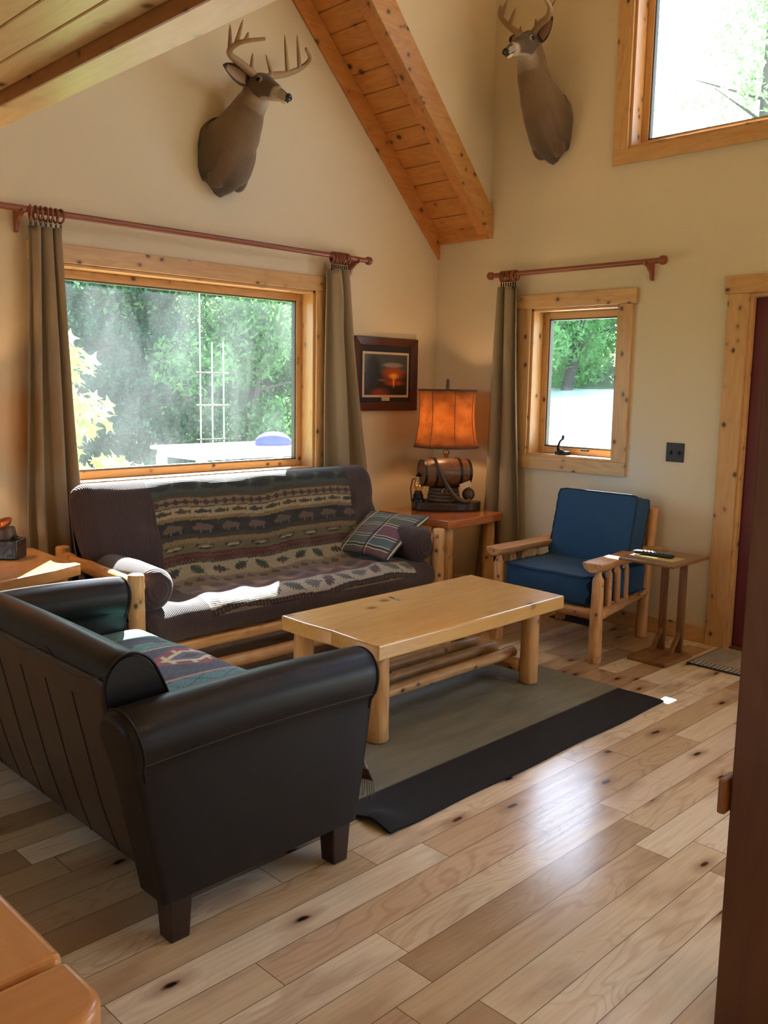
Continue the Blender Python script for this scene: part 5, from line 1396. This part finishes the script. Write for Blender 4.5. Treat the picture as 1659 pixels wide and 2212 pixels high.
maple('low sunlit leafy bush just above the sill at the left of the picture window', (-1.95, 1.2, -.04),
      [(-2.35, 1.2, .86, .18, 70), (-2.02, 1.2, .84, .20, 80), (-1.85, 1.25, .80, .16, 60), (-2.15, 1.3, .74, .3, 80)], 5)
# deck rail with blue cover, and added poles imitating glare streaks
rl = thing('patio_table', 'pale wooden patio table at the bottom right of the picture window', 'patio table', (.3, 2.8, -.04))
PALE = wood('pale_deck_wood', (.74, .64, .46), (.66, .54, .36), 'x', knots=0, rough=.8)
M().box(-.50, 1.12, 2.44, 3.30, .855, .890).build('tabletop', PALE, rl, smooth=False, bevel=.004)
M().box(-.45, 1.07, 2.49, 3.25, .79, .855).build('apron', PALE, rl, smooth=False)
for x in (-.42, 1.04):
    for y in (2.52, 3.22): M().box(x - .04, x + .04, y - .04, y + .04, -.04, .80).build('leg', PALE, rl, smooth=False, bevel=.004)
bl = M().ball((0, 0, 0), .19, 24, sc=(1.15, .8, .62)); bl.v = [(x, y, max(z, -.03)) for x, y, z in bl.v]
bo = thing('folded_cover', 'blue domed fabric cover lying on the patio table outside the picture window', 'cover', (.58, 2.72, .890))
bl.v = [(x * .95, y, z + .02) for x, y, z in bl.v]; bl.build('cover', plain('blue_nylon', (.02, .035, .26), .8), bo, local=True)
tw = thing('glare_streak_poles', 'added pale poles imitating glare streaks on the picture window', 'frame', (.7, 4.0, -.25))  # poles added in place of glare streaks on the glass
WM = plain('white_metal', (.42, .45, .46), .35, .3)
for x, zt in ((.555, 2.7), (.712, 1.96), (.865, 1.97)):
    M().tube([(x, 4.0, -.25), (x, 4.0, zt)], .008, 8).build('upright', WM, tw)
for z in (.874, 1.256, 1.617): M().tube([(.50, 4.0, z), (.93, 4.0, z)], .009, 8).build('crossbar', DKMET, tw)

# ------------------------------------------------------------------ light
W = bpy.data.worlds.new('sky'); S.world = W; W.use_nodes = True; nt = W.node_tree; nt.nodes.clear()
bg = nt.nodes.new('ShaderNodeBackground'); ou = nt.nodes.new('ShaderNodeOutputWorld'); nt.links.new(bg.outputs[0], ou.inputs[0])
sk = nt.nodes.new('ShaderNodeTexSky'); sk.sky_type = 'NISHITA'; sk.sun_disc = False; sk.sun_elevation = math.radians(43.6); sk.sun_rotation = math.radians(42); sk.altitude = 200
nt.links.new(sk.outputs[0], bg.inputs[0]); bg.inputs[1].default_value = 1.25
d = Vector((-.9, -1, -1.08)).normalized()
sl_ = bpy.data.lights.new('sun', 'SUN'); sl_.energy = 58; sl_.angle = math.radians(.6); sl_.color = (1, .97, .92)
so_ = bpy.data.objects.new('sun', sl_); COL.objects.link(so_); so_.rotation_euler = d.to_track_quat('-Z', 'Y').to_euler(); so_.location = (9, 10, 14)
# unseen fill lights added behind the camera, shaped as ceiling fixtures
for k, (x, y, z, e) in enumerate(((-6.3, -6.3, 2.40, 16), (-2.4, -7.2, 4.70, 26))):
    t = thing('fill_light', 'added round fill light ' + ('under the loft behind the camera' if k == 0 else 'under the high ceiling behind the camera'), 'ceiling light', (x, y, z + .10))
    M().lathe([(.0, z + .14), (.16, z + .14), (.17, z + .10), (.15, z + .08), (0, z + .075)], (x, y, 0), 24).build('fitting', WM, t)
    l = bpy.data.lights.new('fill_light_lamp', 'AREA'); l.shape = 'DISK'; l.size = .4; l.energy = e; l.color = (1, .72, .45)
    o = bpy.data.objects.new('fill_light_lamp', l); COL.objects.link(o); o.location = (x, y, z + .06)
# portals guide sky light through the windows and the added unseen openings
def portal(axis, at, u0, u1, z0, z1, sgn):
    l = bpy.data.lights.new('sky_portal', 'AREA'); l.shape = 'RECTANGLE'; l.size = u1 - u0; l.size_y = z1 - z0; l.cycles.is_portal = True
    o = bpy.data.objects.new('sky_portal', l); COL.objects.link(o)
    if axis == 'y': o.location = ((u0 + u1) / 2, at, (z0 + z1) / 2); dr = Vector((0, sgn, 0))
    else: o.location = (at, (u0 + u1) / 2, (z0 + z1) / 2); dr = Vector((sgn, 0, 0))
    o.rotation_euler = dr.to_track_quat('-Z', 'Y').to_euler()
portal('y', T + .01, WX0, WX1, WZ0, WZ1, -1); portal('x', T + .01, SY0, SY1, SZ0, SZ1, -1); portal('x', T + .01, UY0, UY1, UZ0, UZ1, -1); portal('x', T + .01, -5.3, -3.6, 2.975, 4.35, -1); portal('x', T + .01, -7.3, -4.3, .35, 2.045, -1)
portal('x', -9.17, -3.0, -.7, .8, 2.1, 1); portal('y', -9.17, -2.2, -.8, 1.0, 2.0, 1)

# ------------------------------------------------------------------ camera
cam = bpy.data.cameras.new('camera'); co = bpy.data.objects.new('camera', cam); COL.objects.link(co); S.camera = co
yaw, pitch, roll = math.radians(45.06550785), math.radians(-8.07695936), math.radians(.95869617)
f = Vector((math.sin(yaw) * math.cos(pitch), math.cos(yaw) * math.cos(pitch), math.sin(pitch)))
r = Vector((math.cos(yaw), -math.sin(yaw), 0)); u = r.cross(f)
r2 = math.cos(roll) * r + math.sin(roll) * u; u2 = -math.sin(roll) * r + math.cos(roll) * u
co.matrix_world = Matrix.Translation((-5.10726339, -4.57391256, 1.51702264)) @ Matrix((r2, u2, -f)).transposed().to_4x4()
cam.sensor_fit = 'VERTICAL'; cam.sensor_height = 36.0; cam.lens = 1932.192861818612 * 36 / 2212; cam.clip_start = .05; cam.clip_end = 200
S.view_settings.view_transform = 'Standard'; S.view_settings.look = 'None'; S.view_settings.gamma = 1.0
S.view_settings.use_curve_mapping = False; S.view_settings.exposure = 0.12
S.cycles.use_adaptive_sampling = True; S.cycles.adaptive_threshold = .02; S.cycles.max_bounces = 9; S.cycles.diffuse_bounces = 5; S.cycles.glossy_bounces = 4; S.cycles.transparent_max_bounces = 16; S.cycles.transmission_bounces = 6
S.cycles.sample_clamp_indirect = 6.0; S.cycles.caustics_reflective = False; S.cycles.caustics_refractive = False; S.cycles.use_denoising = True
